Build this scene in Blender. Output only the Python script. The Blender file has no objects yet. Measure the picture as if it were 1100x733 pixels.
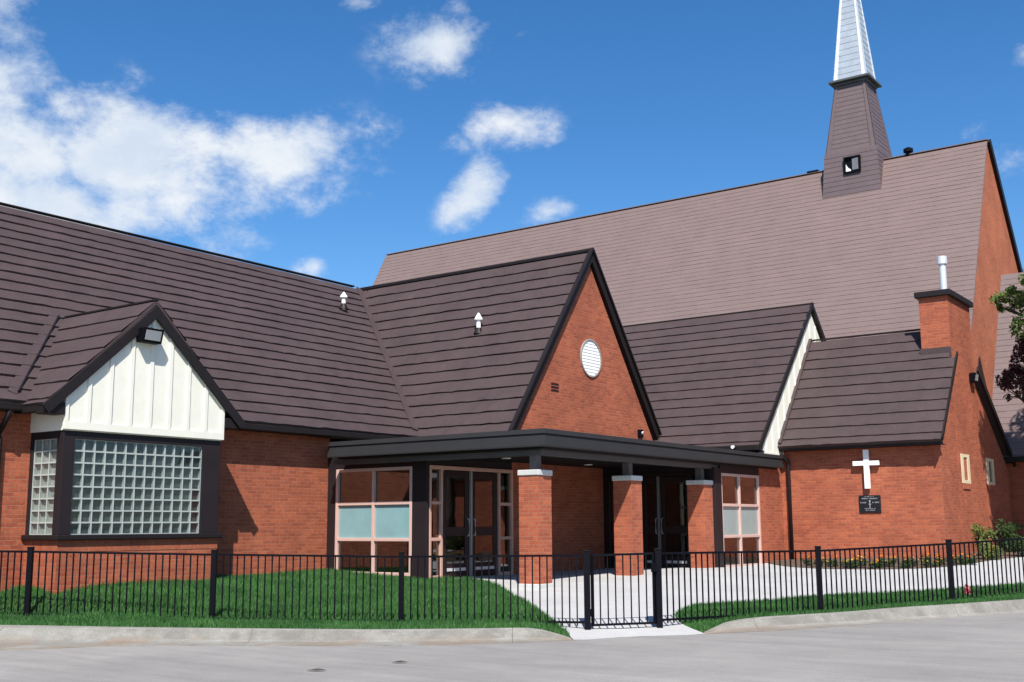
import bpy, math, random
import numpy as np
from mathutils import Vector, Matrix
from mathutils.geometry import delaunay_2d_cdt
random.seed(7)
rng = np.random.default_rng(11)
S = bpy.context.scene
col = S.collection

# ------------------------------------------------------------------ camera
RT = Vector((0.8083222, 0.58871744, -0.0051957))
UP = Vector((0.098536, -0.12658096, 0.98705011))
FW = UP.cross(RT)
cam = bpy.data.objects.new('camera', bpy.data.cameras.new('camera'))
col.objects.link(cam)
cam.matrix_world = Matrix(((RT.x, UP.x, -FW.x, 0), (RT.y, UP.y, -FW.y, 0), (RT.z, UP.z, -FW.z, 1.1), (0, 0, 0, 1)))
cam.data.sensor_fit = 'HORIZONTAL'; cam.data.sensor_width = 36.0
cam.data.lens = 1217.05 / 1100 * 36
cam.data.clip_start = 0.1; cam.data.clip_end = 5000
S.camera = cam

# ------------------------------------------------------------------ world, sun, exposure
SUN = Vector((0.526, -0.667, 1.0)).normalized()
SUN_EL = math.asin(SUN.z); SUN_AZ = math.atan2(SUN.x, SUN.y)
sun = bpy.data.objects.new('sun', bpy.data.lights.new('sun', 'SUN'))
col.objects.link(sun)
sun.data.energy = 4.6; sun.data.angle = math.radians(0.5); sun.data.color = (1.0, 0.955, 0.88)
sun.rotation_euler = SUN.to_track_quat('Z', 'Y').to_euler()
S.view_settings.view_transform = 'Standard'
S.view_settings.look = 'None'
S.view_settings.exposure = 0.72
S.view_settings.gamma = 1.0
S.view_settings.use_curve_mapping = False

W = bpy.data.worlds.new('World'); S.world = W; W.use_nodes = True
def build_world():
    nt = W.node_tree; nt.nodes.clear(); N = nt.nodes.new; L = nt.links.new
    out = N('ShaderNodeOutputWorld'); bg = N('ShaderNodeBackground'); L(bg.outputs[0], out.inputs[0])
    bg.inputs[1].default_value = 0.095
    sky = N('ShaderNodeTexSky'); sky.sky_type = 'NISHITA'; sky.sun_disc = False
    sky.sun_elevation = SUN_EL; sky.sun_rotation = SUN_AZ
    sky.altitude = 900; sky.air_density = 1.0; sky.dust_density = 0.9; sky.ozone_density = 3.0
    hs = N('ShaderNodeHueSaturation'); hs.inputs['Saturation'].default_value = 1.30; hs.inputs['Hue'].default_value = .502; hs.inputs['Value'].default_value = 1.0
    L(sky.outputs[0], hs.inputs['Color'])
    tc = N('ShaderNodeTexCoord'); D = tc.outputs['Generated']
    sep = N('ShaderNodeSeparateXYZ'); L(D, sep.inputs[0])
    def M(op, a, b=None, clamp=False):
        n = N('ShaderNodeMath'); n.operation = op; n.use_clamp = clamp
        for i, v in enumerate((a, b)):
            if v is None: continue
            if isinstance(v, (int, float)): n.inputs[i].default_value = v
            else: L(v, n.inputs[i])
        return n.outputs[0]
    az = M('MULTIPLY', M('ARCTAN2', sep.outputs[0], sep.outputs[1]), 57.2958)
    el = M('MULTIPLY', M('ARCSINE', sep.outputs[2]), 57.2958)
    # cloud banks: azimuth, elevation, half width, half height, tilt, density (degrees on the sky)
    banks = [(-63.5, 15.5, 5.5, 5.5, 0, 1.35), (-62.2, 21.0, 2.6, 3.6, 15, 1.35), (-58.5, 14.5, 4.2, 2.2, -20, 1.1), (-58.0, 19.6, 2.2, .9, -10, .8), (-53.8, 17.0, 4.6, 2.9, -20, 1.4), (-54.5, 14.8, 4.5, 1.5, 0, 1.0), (-48.0, 17.9, 4.8, 1.8, 10, 1.2), (-50.5, 16.6, 4.5, 1.8, 0, 1.05), (-44.6, 18.2, 2.0, 1.0, 20, .95),
             (-39.6, 23.9, 2.9, 1.6, 5, 1.1), (-36.2, 19.9, 2.5, 1.1, -5, 1.05), (-38.0, 16.7, 1.1, 2.0, -35, .85), (-34.0, 15.9, 1.7, 1.0, 20, 1.05),
             (-46.2, 12.8, 1.1, .6, 0, .8), (-52.5, 13.6, 1.3, .5, 0, .6), (-43.9, 25.7, 1.2, .35, 5, .6), (-10.3, 21.3, .9, .8, 0, .7), (-12.9, 18.2, .8, .5, 25, .5), (-11.2, 16.6, 1.2, 1.2, 40, .42), (-38.8, 19.2, 1.0, .7, 10, .55),
             (-80, 24, 9, 4, 10, 1.0), (-95, 16, 10, 4, 0, 1.0), (20, 20, 6, 2, 0, .8), (45, 26, 8, 3, 0, .9), (120, 30, 14, 5, 0, .9), (170, 24, 12, 4, 0, .9), (-140, 28, 14, 5, 0, .9)]
    tot = None
    ae = N('ShaderNodeCombineXYZ'); L(az, ae.inputs[0]); L(el, ae.inputs[1])
    for a0, e0, ra, re, tilt, k in banks:
        mp = N('ShaderNodeMapping'); mp.vector_type = 'TEXTURE'; mp.inputs['Location'].default_value = (a0, e0, 0)
        mp.inputs['Rotation'].default_value = (0, 0, math.radians(tilt)); mp.inputs['Scale'].default_value = (ra, re, 1); L(ae.outputs[0], mp.inputs[0])
        ln = N('ShaderNodeVectorMath'); ln.operation = 'LENGTH'; L(mp.outputs[0], ln.inputs[0])
        m = N('ShaderNodeMapRange'); m.interpolation_type = 'SMOOTHSTEP'; L(ln.outputs['Value'], m.inputs[0])
        m.inputs['From Min'].default_value = 0; m.inputs['From Max'].default_value = 1.95; m.inputs['To Min'].default_value = k; m.inputs['To Max'].default_value = 0
        tot = m.outputs[0] if tot is None else M('MAXIMUM', tot, m.outputs[0])
    def noise(scale, off, detail, rough=.62, dist=.0):
        mp = N('ShaderNodeMapping'); mp.inputs['Location'].default_value = off; mp.inputs['Scale'].default_value = (1, 1, 1.5); L(D, mp.inputs[0])
        n = N('ShaderNodeTexNoise'); n.inputs['Scale'].default_value = scale; n.inputs['Detail'].default_value = detail
        n.inputs['Roughness'].default_value = rough; n.inputs['Distortion'].default_value = dist; L(mp.outputs[0], n.inputs['Vector']); return n.outputs[0]
    n1 = noise(10, (3.1, 1.7, .4), 13, .66, .06); n2 = noise(4.5, (.4, 5.2, 1.1), 6)
    nn = M('ADD', M('MULTIPLY', n1, .72), M('MULTIPLY', n2, .28))
    dens = M('ADD', M('MULTIPLY', tot, .68), M('MULTIPLY', M('SUBTRACT', nn, .5), 2.9))
    mr = N('ShaderNodeMapRange'); mr.interpolation_type = 'SMOOTHSTEP'; L(dens, mr.inputs[0])
    mr.inputs['From Min'].default_value = .18; mr.inputs['From Max'].default_value = .86
    gate = N('ShaderNodeMapRange'); L(tot, gate.inputs[0]); gate.inputs['From Min'].default_value = 0.02; gate.inputs['From Max'].default_value = .3
    mask = M('MULTIPLY', M('MULTIPLY', mr.outputs[0], gate.outputs[0]), .95, True)
    sh = N('ShaderNodeMapRange'); L(noise(10, (3.16, 1.63, .33), 8, .6, .0), sh.inputs[0]); sh.inputs['From Min'].default_value = .36; sh.inputs['From Max'].default_value = .6
    cc = N('ShaderNodeMixRGB'); L(sh.outputs[0], cc.inputs[0]); cc.inputs[1].default_value = (4.4, 5.0, 5.8, 1); cc.inputs[2].default_value = (5.9, 6.1, 6.3, 1)
    mx = N('ShaderNodeMixRGB'); L(mask, mx.inputs[0]); L(hs.outputs[0], mx.inputs[1]); L(cc.outputs[0], mx.inputs[2])
    L(mx.outputs[0], bg.inputs[0])
build_world()

# ------------------------------------------------------------------ materials
MATS = {}
def new_mat(name):
    m = bpy.data.materials.new(name); m.use_nodes = True; nt = m.node_tree
    b = nt.nodes['Principled BSDF']; MATS[name] = m
    return m, nt, b
def plain(name, c, rough=.6, metal=0.0, var=.12, vscale=3.0, bump=0.0, bscale=40.0, spec=.5):
    m, nt, b = new_mat(name); N = nt.nodes.new; L = nt.links.new
    g = N('ShaderNodeNewGeometry')
    n = N('ShaderNodeTexNoise'); n.inputs['Scale'].default_value = vscale; n.inputs['Detail'].default_value = 6; n.inputs['Roughness'].default_value = .65
    L(g.outputs['Position'], n.inputs['Vector'])
    r = N('ShaderNodeValToRGB'); r.color_ramp.elements[0].position = .3; r.color_ramp.elements[1].position = .7
    lo = [max(0, x * (1 - var)) for x in c]; hi = [min(1, x * (1 + var)) for x in c]
    r.color_ramp.elements[0].color = (*lo, 1); r.color_ramp.elements[1].color = (*hi, 1)
    L(n.outputs[0], r.inputs[0]); L(r.outputs[0], b.inputs['Base Color'])
    b.inputs['Roughness'].default_value = rough; b.inputs['Metallic'].default_value = metal; b.inputs['Specular IOR Level'].default_value = spec
    if bump:
        n2 = N('ShaderNodeTexNoise'); n2.inputs['Scale'].default_value = bscale; n2.inputs['Detail'].default_value = 4; L(g.outputs['Position'], n2.inputs['Vector'])
        bp = N('ShaderNodeBump'); bp.inputs['Strength'].default_value = bump; bp.inputs['Distance'].default_value = .01
        L(n2.outputs[0], bp.inputs['Height']); L(bp.outputs[0], b.inputs['Normal'])
    return m
def brick_mat(name, c1, c2, mortar, soldier=False, bw=.21, rh=.0692, ms=.006):
    m, nt, b = new_mat(name); N = nt.nodes.new; L = nt.links.new
    g = N('ShaderNodeNewGeometry'); sp = N('ShaderNodeSeparateXYZ'); L(g.outputs['Position'], sp.inputs[0])
    sn = N('ShaderNodeSeparateXYZ'); L(g.outputs['Normal'], sn.inputs[0])
    ab = N('ShaderNodeMath'); ab.operation = 'ABSOLUTE'; L(sn.outputs[0], ab.inputs[0])
    gt = N('ShaderNodeMath'); gt.operation = 'GREATER_THAN'; L(ab.outputs[0], gt.inputs[0]); gt.inputs[1].default_value = .6
    mix = N('ShaderNodeMix'); L(gt.outputs[0], mix.inputs[0]); L(sp.outputs[0], mix.inputs[2]); L(sp.outputs[1], mix.inputs[3])
    cb = N('ShaderNodeCombineXYZ')
    if soldier: L(mix.outputs[0], cb.inputs[1]); L(sp.outputs[2], cb.inputs[0])
    else: L(mix.outputs[0], cb.inputs[0]); L(sp.outputs[2], cb.inputs[1])
    br = N('ShaderNodeTexBrick'); L(cb.outputs[0], br.inputs['Vector']); br.inputs['Scale'].default_value = 1
    br.inputs['Brick Width'].default_value = bw; br.inputs['Row Height'].default_value = rh; br.inputs['Mortar Size'].default_value = ms; br.inputs['Mortar Smooth'].default_value = .3
    br.inputs['Bias'].default_value = -.15
    br.inputs['Color1'].default_value = (*c1, 1); br.inputs['Color2'].default_value = (*c2, 1); br.inputs['Mortar'].default_value = (*mortar, 1)
    n = N('ShaderNodeTexNoise'); n.inputs['Scale'].default_value = .9; n.inputs['Detail'].default_value = 7; n.inputs['Roughness'].default_value = .7; L(g.outputs['Position'], n.inputs['Vector'])
    r = N('ShaderNodeValToRGB'); r.color_ramp.elements[0].position = .3; r.color_ramp.elements[1].position = .75
    r.color_ramp.elements[0].color = (.72, .70, .70, 1); r.color_ramp.elements[1].color = (1.18, 1.17, 1.15, 1); L(n.outputs[0], r.inputs[0])
    mu = N('ShaderNodeMixRGB'); mu.blend_type = 'MULTIPLY'; mu.inputs[0].default_value = 1; L(br.outputs[0], mu.inputs[1]); L(r.outputs[0], mu.inputs[2])
    n3 = N('ShaderNodeTexNoise'); n3.inputs['Scale'].default_value = 28; n3.inputs['Detail'].default_value = 3; L(g.outputs['Position'], n3.inputs['Vector'])
    r3 = N('ShaderNodeValToRGB'); r3.color_ramp.elements[0].position = .35; r3.color_ramp.elements[1].position = .7
    r3.color_ramp.elements[0].color = (.86, .86, .86, 1); r3.color_ramp.elements[1].color = (1.1, 1.1, 1.1, 1); L(n3.outputs[0], r3.inputs[0])
    mu2 = N('ShaderNodeMixRGB'); mu2.blend_type = 'MULTIPLY'; mu2.inputs[0].default_value = 1; L(mu.outputs[0], mu2.inputs[1]); L(r3.outputs[0], mu2.inputs[2])
    L(mu2.outputs[0], b.inputs['Base Color']); b.inputs['Roughness'].default_value = .85; b.inputs['Specular IOR Level'].default_value = .25
    bp = N('ShaderNodeBump'); bp.inputs['Strength'].default_value = .55; bp.inputs['Distance'].default_value = .008; bp.invert = True
    L(br.outputs['Fac'], bp.inputs['Height']); L(bp.outputs[0], b.inputs['Normal'])
    return m
def roof_mat(name, c, var=.16, fine=.18):
    m, nt, b = new_mat(name); N = nt.nodes.new; L = nt.links.new
    g = N('ShaderNodeNewGeometry'); tcn = g.outputs['Position']
    n = N('ShaderNodeTexNoise'); n.inputs['Scale'].default_value = 1.1; n.inputs['Detail'].default_value = 8; n.inputs['Roughness'].default_value = .72; L(tcn, n.inputs['Vector'])
    r = N('ShaderNodeValToRGB'); r.color_ramp.elements[0].position = .3; r.color_ramp.elements[1].position = .72
    r.color_ramp.elements[0].color = (*[x * (1 - var) for x in c], 1); r.color_ramp.elements[1].color = (*[x * (1 + var) for x in c], 1); L(n.outputs[0], r.inputs[0])
    w = N('ShaderNodeTexNoise'); w.inputs['Scale'].default_value = 55; w.inputs['Detail'].default_value = 3
    mp = N('ShaderNodeMapping'); mp.inputs['Scale'].default_value = (1, 1, .22); L(tcn, mp.inputs[0]); L(mp.outputs[0], w.inputs['Vector'])
    r2 = N('ShaderNodeValToRGB'); r2.color_ramp.elements[0].position = .3; r2.color_ramp.elements[1].position = .7
    r2.color_ramp.elements[0].color = (1 - fine,) * 3 + (1,); r2.color_ramp.elements[1].color = (1 + fine,) * 3 + (1,); L(w.outputs[0], r2.inputs[0])
    mu = N('ShaderNodeMixRGB'); mu.blend_type = 'MULTIPLY'; mu.inputs[0].default_value = 1; L(r.outputs[0], mu.inputs[1]); L(r2.outputs[0], mu.inputs[2])
    L(mu.outputs[0], b.inputs['Base Color']); b.inputs['Roughness'].default_value = .72; b.inputs['Specular IOR Level'].default_value = .35
    bp = N('ShaderNodeBump'); bp.inputs['Strength'].default_value = .5; bp.inputs['Distance'].default_value = .006; L(w.outputs[0], bp.inputs['Height']); L(bp.outputs[0], b.inputs['Normal'])
    return m
def glass_mat(name, tint=(.5, .52, .52), base=.12, top=.8):
    m, nt, b = new_mat(name); N = nt.nodes.new; L = nt.links.new
    nt.nodes.remove(b); out = nt.nodes['Material Output']
    t = N('ShaderNodeBsdfTransparent'); t.inputs[0].default_value = (*tint, 1)
    gl = N('ShaderNodeBsdfGlossy'); gl.inputs['Roughness'].default_value = .02; gl.inputs[0].default_value = (.9, .93, .95, 1)
    lw = N('ShaderNodeLayerWeight'); lw.inputs[0].default_value = .35
    mr = N('ShaderNodeMapRange'); L(lw.outputs['Fresnel'], mr.inputs[0]); mr.inputs['To Min'].default_value = base; mr.inputs['To Max'].default_value = top
    g = N('ShaderNodeNewGeometry'); n = N('ShaderNodeTexNoise'); n.inputs['Scale'].default_value = 1.2; L(g.outputs['Position'], n.inputs['Vector'])
    bp = N('ShaderNodeBump'); bp.inputs['Strength'].default_value = .08; bp.inputs['Distance'].default_value = .02; L(n.outputs[0], bp.inputs['Height']); L(bp.outputs[0], gl.inputs['Normal'])
    mx = N('ShaderNodeMixShader'); L(mr.outputs[0], mx.inputs[0]); L(t.outputs[0], mx.inputs[1]); L(gl.outputs[0], mx.inputs[2]); L(mx.outputs[0], out.inputs[0])
    return m
def leaf_mat(name, c, c2, trans=.3):
    m, nt, b = new_mat(name); N = nt.nodes.new; L = nt.links.new
    out = nt.nodes['Material Output']
    g = N('ShaderNodeNewGeometry')
    mx = N('ShaderNodeMixRGB'); L(g.outputs['Random Per Island'], mx.inputs[0]); mx.inputs[1].default_value = (*c, 1); mx.inputs[2].default_value = (*c2, 1)
    n = N('ShaderNodeTexNoise'); n.inputs['Scale'].default_value = 1.3; n.inputs['Detail'].default_value = 4; L(g.outputs['Position'], n.inputs['Vector'])
    r = N('ShaderNodeValToRGB'); r.color_ramp.elements[0].position = .35; r.color_ramp.elements[1].position = .7
    r.color_ramp.elements[0].color = (.72, .75, .7, 1); r.color_ramp.elements[1].color = (1.25, 1.2, 1.1, 1); L(n.outputs[0], r.inputs[0])
    mu = N('ShaderNodeMixRGB'); mu.blend_type = 'MULTIPLY'; mu.inputs[0].default_value = 1; L(mx.outputs[0], mu.inputs[1]); L(r.outputs[0], mu.inputs[2])
    L(mu.outputs[0], b.inputs['Base Color']); b.inputs['Roughness'].default_value = .6; b.inputs['Specular IOR Level'].default_value = .3
    tr = N('ShaderNodeBsdfTranslucent'); L(mu.outputs[0], tr.inputs[0])
    ms = N('ShaderNodeMixShader'); ms.inputs[0].default_value = trans; L(b.outputs[0], ms.inputs[1]); L(tr.outputs[0], ms.inputs[2]); L(ms.outputs[0], out.inputs[0])
    return m
def ground_mat(name, c, stops, scale, fine=60, rough=.9, bump=.3):
    """grainy ground: fine speckle over broad blotches"""
    m, nt, b = new_mat(name); N = nt.nodes.new; L = nt.links.new
    g = N('ShaderNodeNewGeometry')
    n = N('ShaderNodeTexNoise'); n.inputs['Scale'].default_value = scale; n.inputs['Detail'].default_value = 8; n.inputs['Roughness'].default_value = .7; L(g.outputs['Position'], n.inputs['Vector'])
    r = N('ShaderNodeValToRGB'); r.color_ramp.elements[0].position = .3; r.color_ramp.elements[1].position = .7
    r.color_ramp.elements[0].color = (*stops[0], 1); r.color_ramp.elements[1].color = (*stops[1], 1); L(n.outputs[0], r.inputs[0])
    e = r.color_ramp.elements.new(.5); e.color = (*c, 1)
    f = N('ShaderNodeTexNoise'); f.inputs['Scale'].default_value = fine; f.inputs['Detail'].default_value = 4; L(g.outputs['Position'], f.inputs['Vector'])
    r2 = N('ShaderNodeValToRGB'); r2.color_ramp.elements[0].position = .32; r2.color_ramp.elements[1].position = .68
    r2.color_ramp.elements[0].color = (.82, .82, .82, 1); r2.color_ramp.elements[1].color = (1.15, 1.15, 1.15, 1); L(f.outputs[0], r2.inputs[0])
    mu = N('ShaderNodeMixRGB'); mu.blend_type = 'MULTIPLY'; mu.inputs[0].default_value = 1; L(r.outputs[0], mu.inputs[1]); L(r2.outputs[0], mu.inputs[2])
    b.inputs['Roughness'].default_value = rough; b.inputs['Specular IOR Level'].default_value = .25
    bp = N('ShaderNodeBump'); bp.inputs['Strength'].default_value = bump; bp.inputs['Distance'].default_value = .01; L(f.outputs[0], bp.inputs['Height']); L(bp.outputs[0], b.inputs['Normal'])
    L(mu.outputs[0], b.inputs['Base Color'])
    return m, nt, b, mu, g

BRICK = brick_mat('red_brick', (.405, .112, .056), (.285, .072, .040), (.34, .155, .10))
SOLDIER = brick_mat('soldier_brick', (.39, .108, .054), (.31, .08, .042), (.29, .13, .08), soldier=True)
ROOF = roof_mat('brown_metal_shake', (.058, .0385, .039), .2, .24)
NAVE_ROOF = roof_mat('old_brown_shingle', (.162, .114, .107), .09, .15)
TOWER = plain('brown_tower_siding', (.115, .082, .085), .6, var=.1)
DARK = plain('dark_brown_trim', (.013, .0098, .010), .55, var=.15, vscale=6, spec=.25)
FASCIA = plain('charcoal_fascia', (.024, .023, .0235), .5, var=.08, vscale=2, spec=.3)
BEAM = plain('grey_beam', (.065, .063, .066), .5)
SOFFIT = plain('dark_soffit', (.012, .010, .011), .7, spec=.2)
CREAM = plain('cream_board', (.74, .72, .62), .55, var=.035, vscale=5, bump=.06)
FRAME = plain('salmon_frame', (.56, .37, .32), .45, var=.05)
SPANDREL = plain('teal_spandrel', (.20, .34, .36), .25, var=.10, vscale=1.6)
SPANDREL2 = plain('grey_green_spandrel', (.26, .32, .31), .25, var=.08, vscale=1.6)
STONE = plain('pale_stone', (.50, .50, .48), .8, var=.1, vscale=14)
MORTAR = plain('block_mortar', (.38, .415, .39), .5, var=.1, vscale=20)
BLOCKBACK = plain('block_inner_glass', (.062, .074, .080), .3, var=.45, vscale=9, spec=.3)
SIDEBLOCK = plain('block_side_glass', (.36, .39, .35), .35, var=.35, vscale=7, spec=.3)
GLASS = glass_mat('window_glass')
DGLASS = glass_mat('door_glass', (.12, .12, .13), .08, .6)
BGLASS = glass_mat('block_glass', (.90, .92, .92), .015, .16)
DOORBROWN = plain('dark_door', (.020, .011, .012), .4, var=.1, spec=.3)
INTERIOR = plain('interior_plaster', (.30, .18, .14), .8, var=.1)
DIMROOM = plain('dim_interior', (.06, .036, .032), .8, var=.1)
STEEL = plain('galvanised_steel', (.70, .71, .72), .35, .35, var=.08, vscale=8)
WHITE = plain('white_paint', (.82, .82, .80), .45, var=.04)
SPIRE = plain('pale_metal_shingle', (.34, .385, .43), .42, .1, var=.12, vscale=3)
SPIRETRIM = plain('bright_spire_trim', (.80, .82, .84), .3, .3, var=.05)
BLACK = plain('black_metal', (.0035, .0035, .006), .5, var=.2, vscale=8, spec=.1)
BLACKGLOSS = plain('black_granite', (.012, .012, .016), .18)
ENGRAVE = plain('engraved_grey', (.30, .31, .33), .6)
TAN = plain('tan_window_frame', (.62, .53, .36), .6)
SOIL = ground_mat('bed_soil', (.10, .07, .05), ((.06, .045, .035), (.16, .12, .09)), 4)[0]
CONC = ground_mat('pale_concrete', (.41, .405, .40), ((.37, .365, .355), (.45, .445, .44)), .8, fine=70, bump=.12)[0]
LAWN = ground_mat('lawn_soil', (.030, .075, .018), ((.022, .055, .014), (.045, .095, .022)), 1.2)[0]
FARG = ground_mat('dry_grass_ground', (.09, .11, .05), ((.07, .09, .04), (.13, .12, .07)), .15, fine=9)[0]
BARK = plain('bark', (.06, .045, .036), .9, var=.3, vscale=12, bump=.6)
GREENLEAF = leaf_mat('green_leaf', (.075, .12, .03), (.13, .19, .045))
PURPLELEAF = leaf_mat('purple_leaf', (.055, .022, .028), (.10, .04, .048))
SHRUBLEAF = leaf_mat('yellow_green_leaf', (.13, .17, .045), (.20, .23, .07))
DARKSHRUB = leaf_mat('dark_green_leaf', (.03, .06, .02), (.06, .10, .03))
BLADE = leaf_mat('grass_blade', (.036, .122, .032), (.070, .180, .050), .3)
ORANGE = leaf_mat('orange_petal', (.80, .22, .015), (.85, .34, .02), .2)
YELLOW = leaf_mat('yellow_petal', (.85, .50, .03), (.85, .62, .10), .2)
PINK = leaf_mat('pink_petal', (.55, .05, .10), (.75, .30, .36), .2)
WALLBROWN = plain('brown_panel', (.017, .012, .014), .55, spec=.25)

def road_materials():
    m, nt, b, mu, g = ground_mat('worn_asphalt', (.255, .242, .232), ((.21, .20, .192), (.30, .287, .272)), .35, fine=75, bump=.35)
    N = nt.nodes.new; L = nt.links.new
    # long streaks of wear along the road and a few lighter scuffs
    mp = N('ShaderNodeMapping'); mp.inputs['Rotation'].default_value = (0, 0, math.radians(-36)); mp.inputs['Scale'].default_value = (.25, 2.2, 1); L(g.outputs['Position'], mp.inputs[0])
    s = N('ShaderNodeTexNoise'); s.inputs['Scale'].default_value = 1.4; s.inputs['Detail'].default_value = 7; s.inputs['Roughness'].default_value = .7; L(mp.outputs[0], s.inputs['Vector'])
    r = N('ShaderNodeValToRGB'); r.color_ramp.elements[0].position = .3; r.color_ramp.elements[1].position = .75
    r.color_ramp.elements[0].color = (.84, .84, .85, 1); r.color_ramp.elements[1].color = (1.14, 1.13, 1.1, 1); L(s.outputs[0], r.inputs[0])
    m2 = N('ShaderNodeMixRGB'); m2.blend_type = 'MULTIPLY'; m2.inputs[0].default_value = 1; L(mu.outputs[0], m2.inputs[1]); L(r.outputs[0], m2.inputs[2])
    L(m2.outputs[0], b.inputs['Base Color'])
    k, nt, b, mu, g = ground_mat('worn_kerb_concrete', (.235, .225, .20), ((.185, .175, .155), (.30, .29, .265)), 1.9, fine=55, bump=.35)
    N = nt.nodes.new; L = nt.links.new
    d = N('ShaderNodeTexNoise'); d.inputs['Scale'].default_value = .75; d.inputs['Detail'].default_value = 8; d.inputs['Roughness'].default_value = .68; L(g.outputs['Position'], d.inputs['Vector'])
    sp = N('ShaderNodeSeparateXYZ'); L(g.outputs['Position'], sp.inputs[0])
    hz = N('ShaderNodeMapRange'); L(sp.outputs[2], hz.inputs[0]); hz.inputs['From Min'].default_value = -.30; hz.inputs['From Max'].default_value = -.39
    dr = N('ShaderNodeMapRange'); L(d.outputs[0], dr.inputs[0]); dr.inputs['From Min'].default_value = .44; dr.inputs['From Max'].default_value = .58
    mm = N('ShaderNodeMath'); mm.operation = 'MULTIPLY'; L(hz.outputs[0], mm.inputs[0]); L(dr.outputs[0], mm.inputs[1])
    m3 = N('ShaderNodeMixRGB'); L(mm.outputs[0], m3.inputs[0]); L(mu.outputs[0], m3.inputs[1]); m3.inputs[2].default_value = (.22, .165, .12, 1)
    nz = N('ShaderNodeSeparateXYZ'); L(g.outputs['Normal'], nz.inputs[0])
    fz = N('ShaderNodeMapRange'); L(nz.outputs[2], fz.inputs[0]); fz.inputs['From Min'].default_value = .93; fz.inputs['From Max'].default_value = .8; fz.inputs['To Max'].default_value = .75
    gn = N('ShaderNodeTexNoise'); gn.inputs['Scale'].default_value = 2.2; gn.inputs['Detail'].default_value = 7; gn.inputs['Roughness'].default_value = .7; L(g.outputs['Position'], gn.inputs['Vector'])
    gr = N('ShaderNodeMapRange'); L(gn.outputs[0], gr.inputs[0]); gr.inputs['From Min'].default_value = .62; gr.inputs['From Max'].default_value = .42
    gm = N('ShaderNodeMath'); gm.operation = 'MULTIPLY'; L(fz.outputs[0], gm.inputs[0]); L(gr.outputs[0], gm.inputs[1])
    mg = N('ShaderNodeMixRGB'); L(gm.outputs[0], mg.inputs[0]); L(m3.outputs[0], mg.inputs[1]); mg.inputs[2].default_value = (.135, .128, .115, 1); m3 = mg
    dt = N('ShaderNodeVectorMath'); dt.operation = 'DOT_PRODUCT'; L(g.outputs['Position'], dt.inputs[0]); dt.inputs[1].default_value = (.8083, .5887, 0)
    fr = N('ShaderNodeMath'); fr.operation = 'PINGPONG'; L(dt.outputs['Value'], fr.inputs[0]); fr.inputs[1].default_value = 1.72
    jt = N('ShaderNodeMath'); jt.operation = 'LESS_THAN'; L(fr.outputs[0], jt.inputs[0]); jt.inputs[1].default_value = .005
    m4 = N('ShaderNodeMixRGB'); L(jt.outputs[0], m4.inputs[0]); L(m3.outputs[0], m4.inputs[1]); m4.inputs[2].default_value = (.12, .11, .10, 1)
    L(m4.outputs[0], b.inputs['Base Color'])
    return m, k
ROAD, KERB = road_materials()

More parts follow.
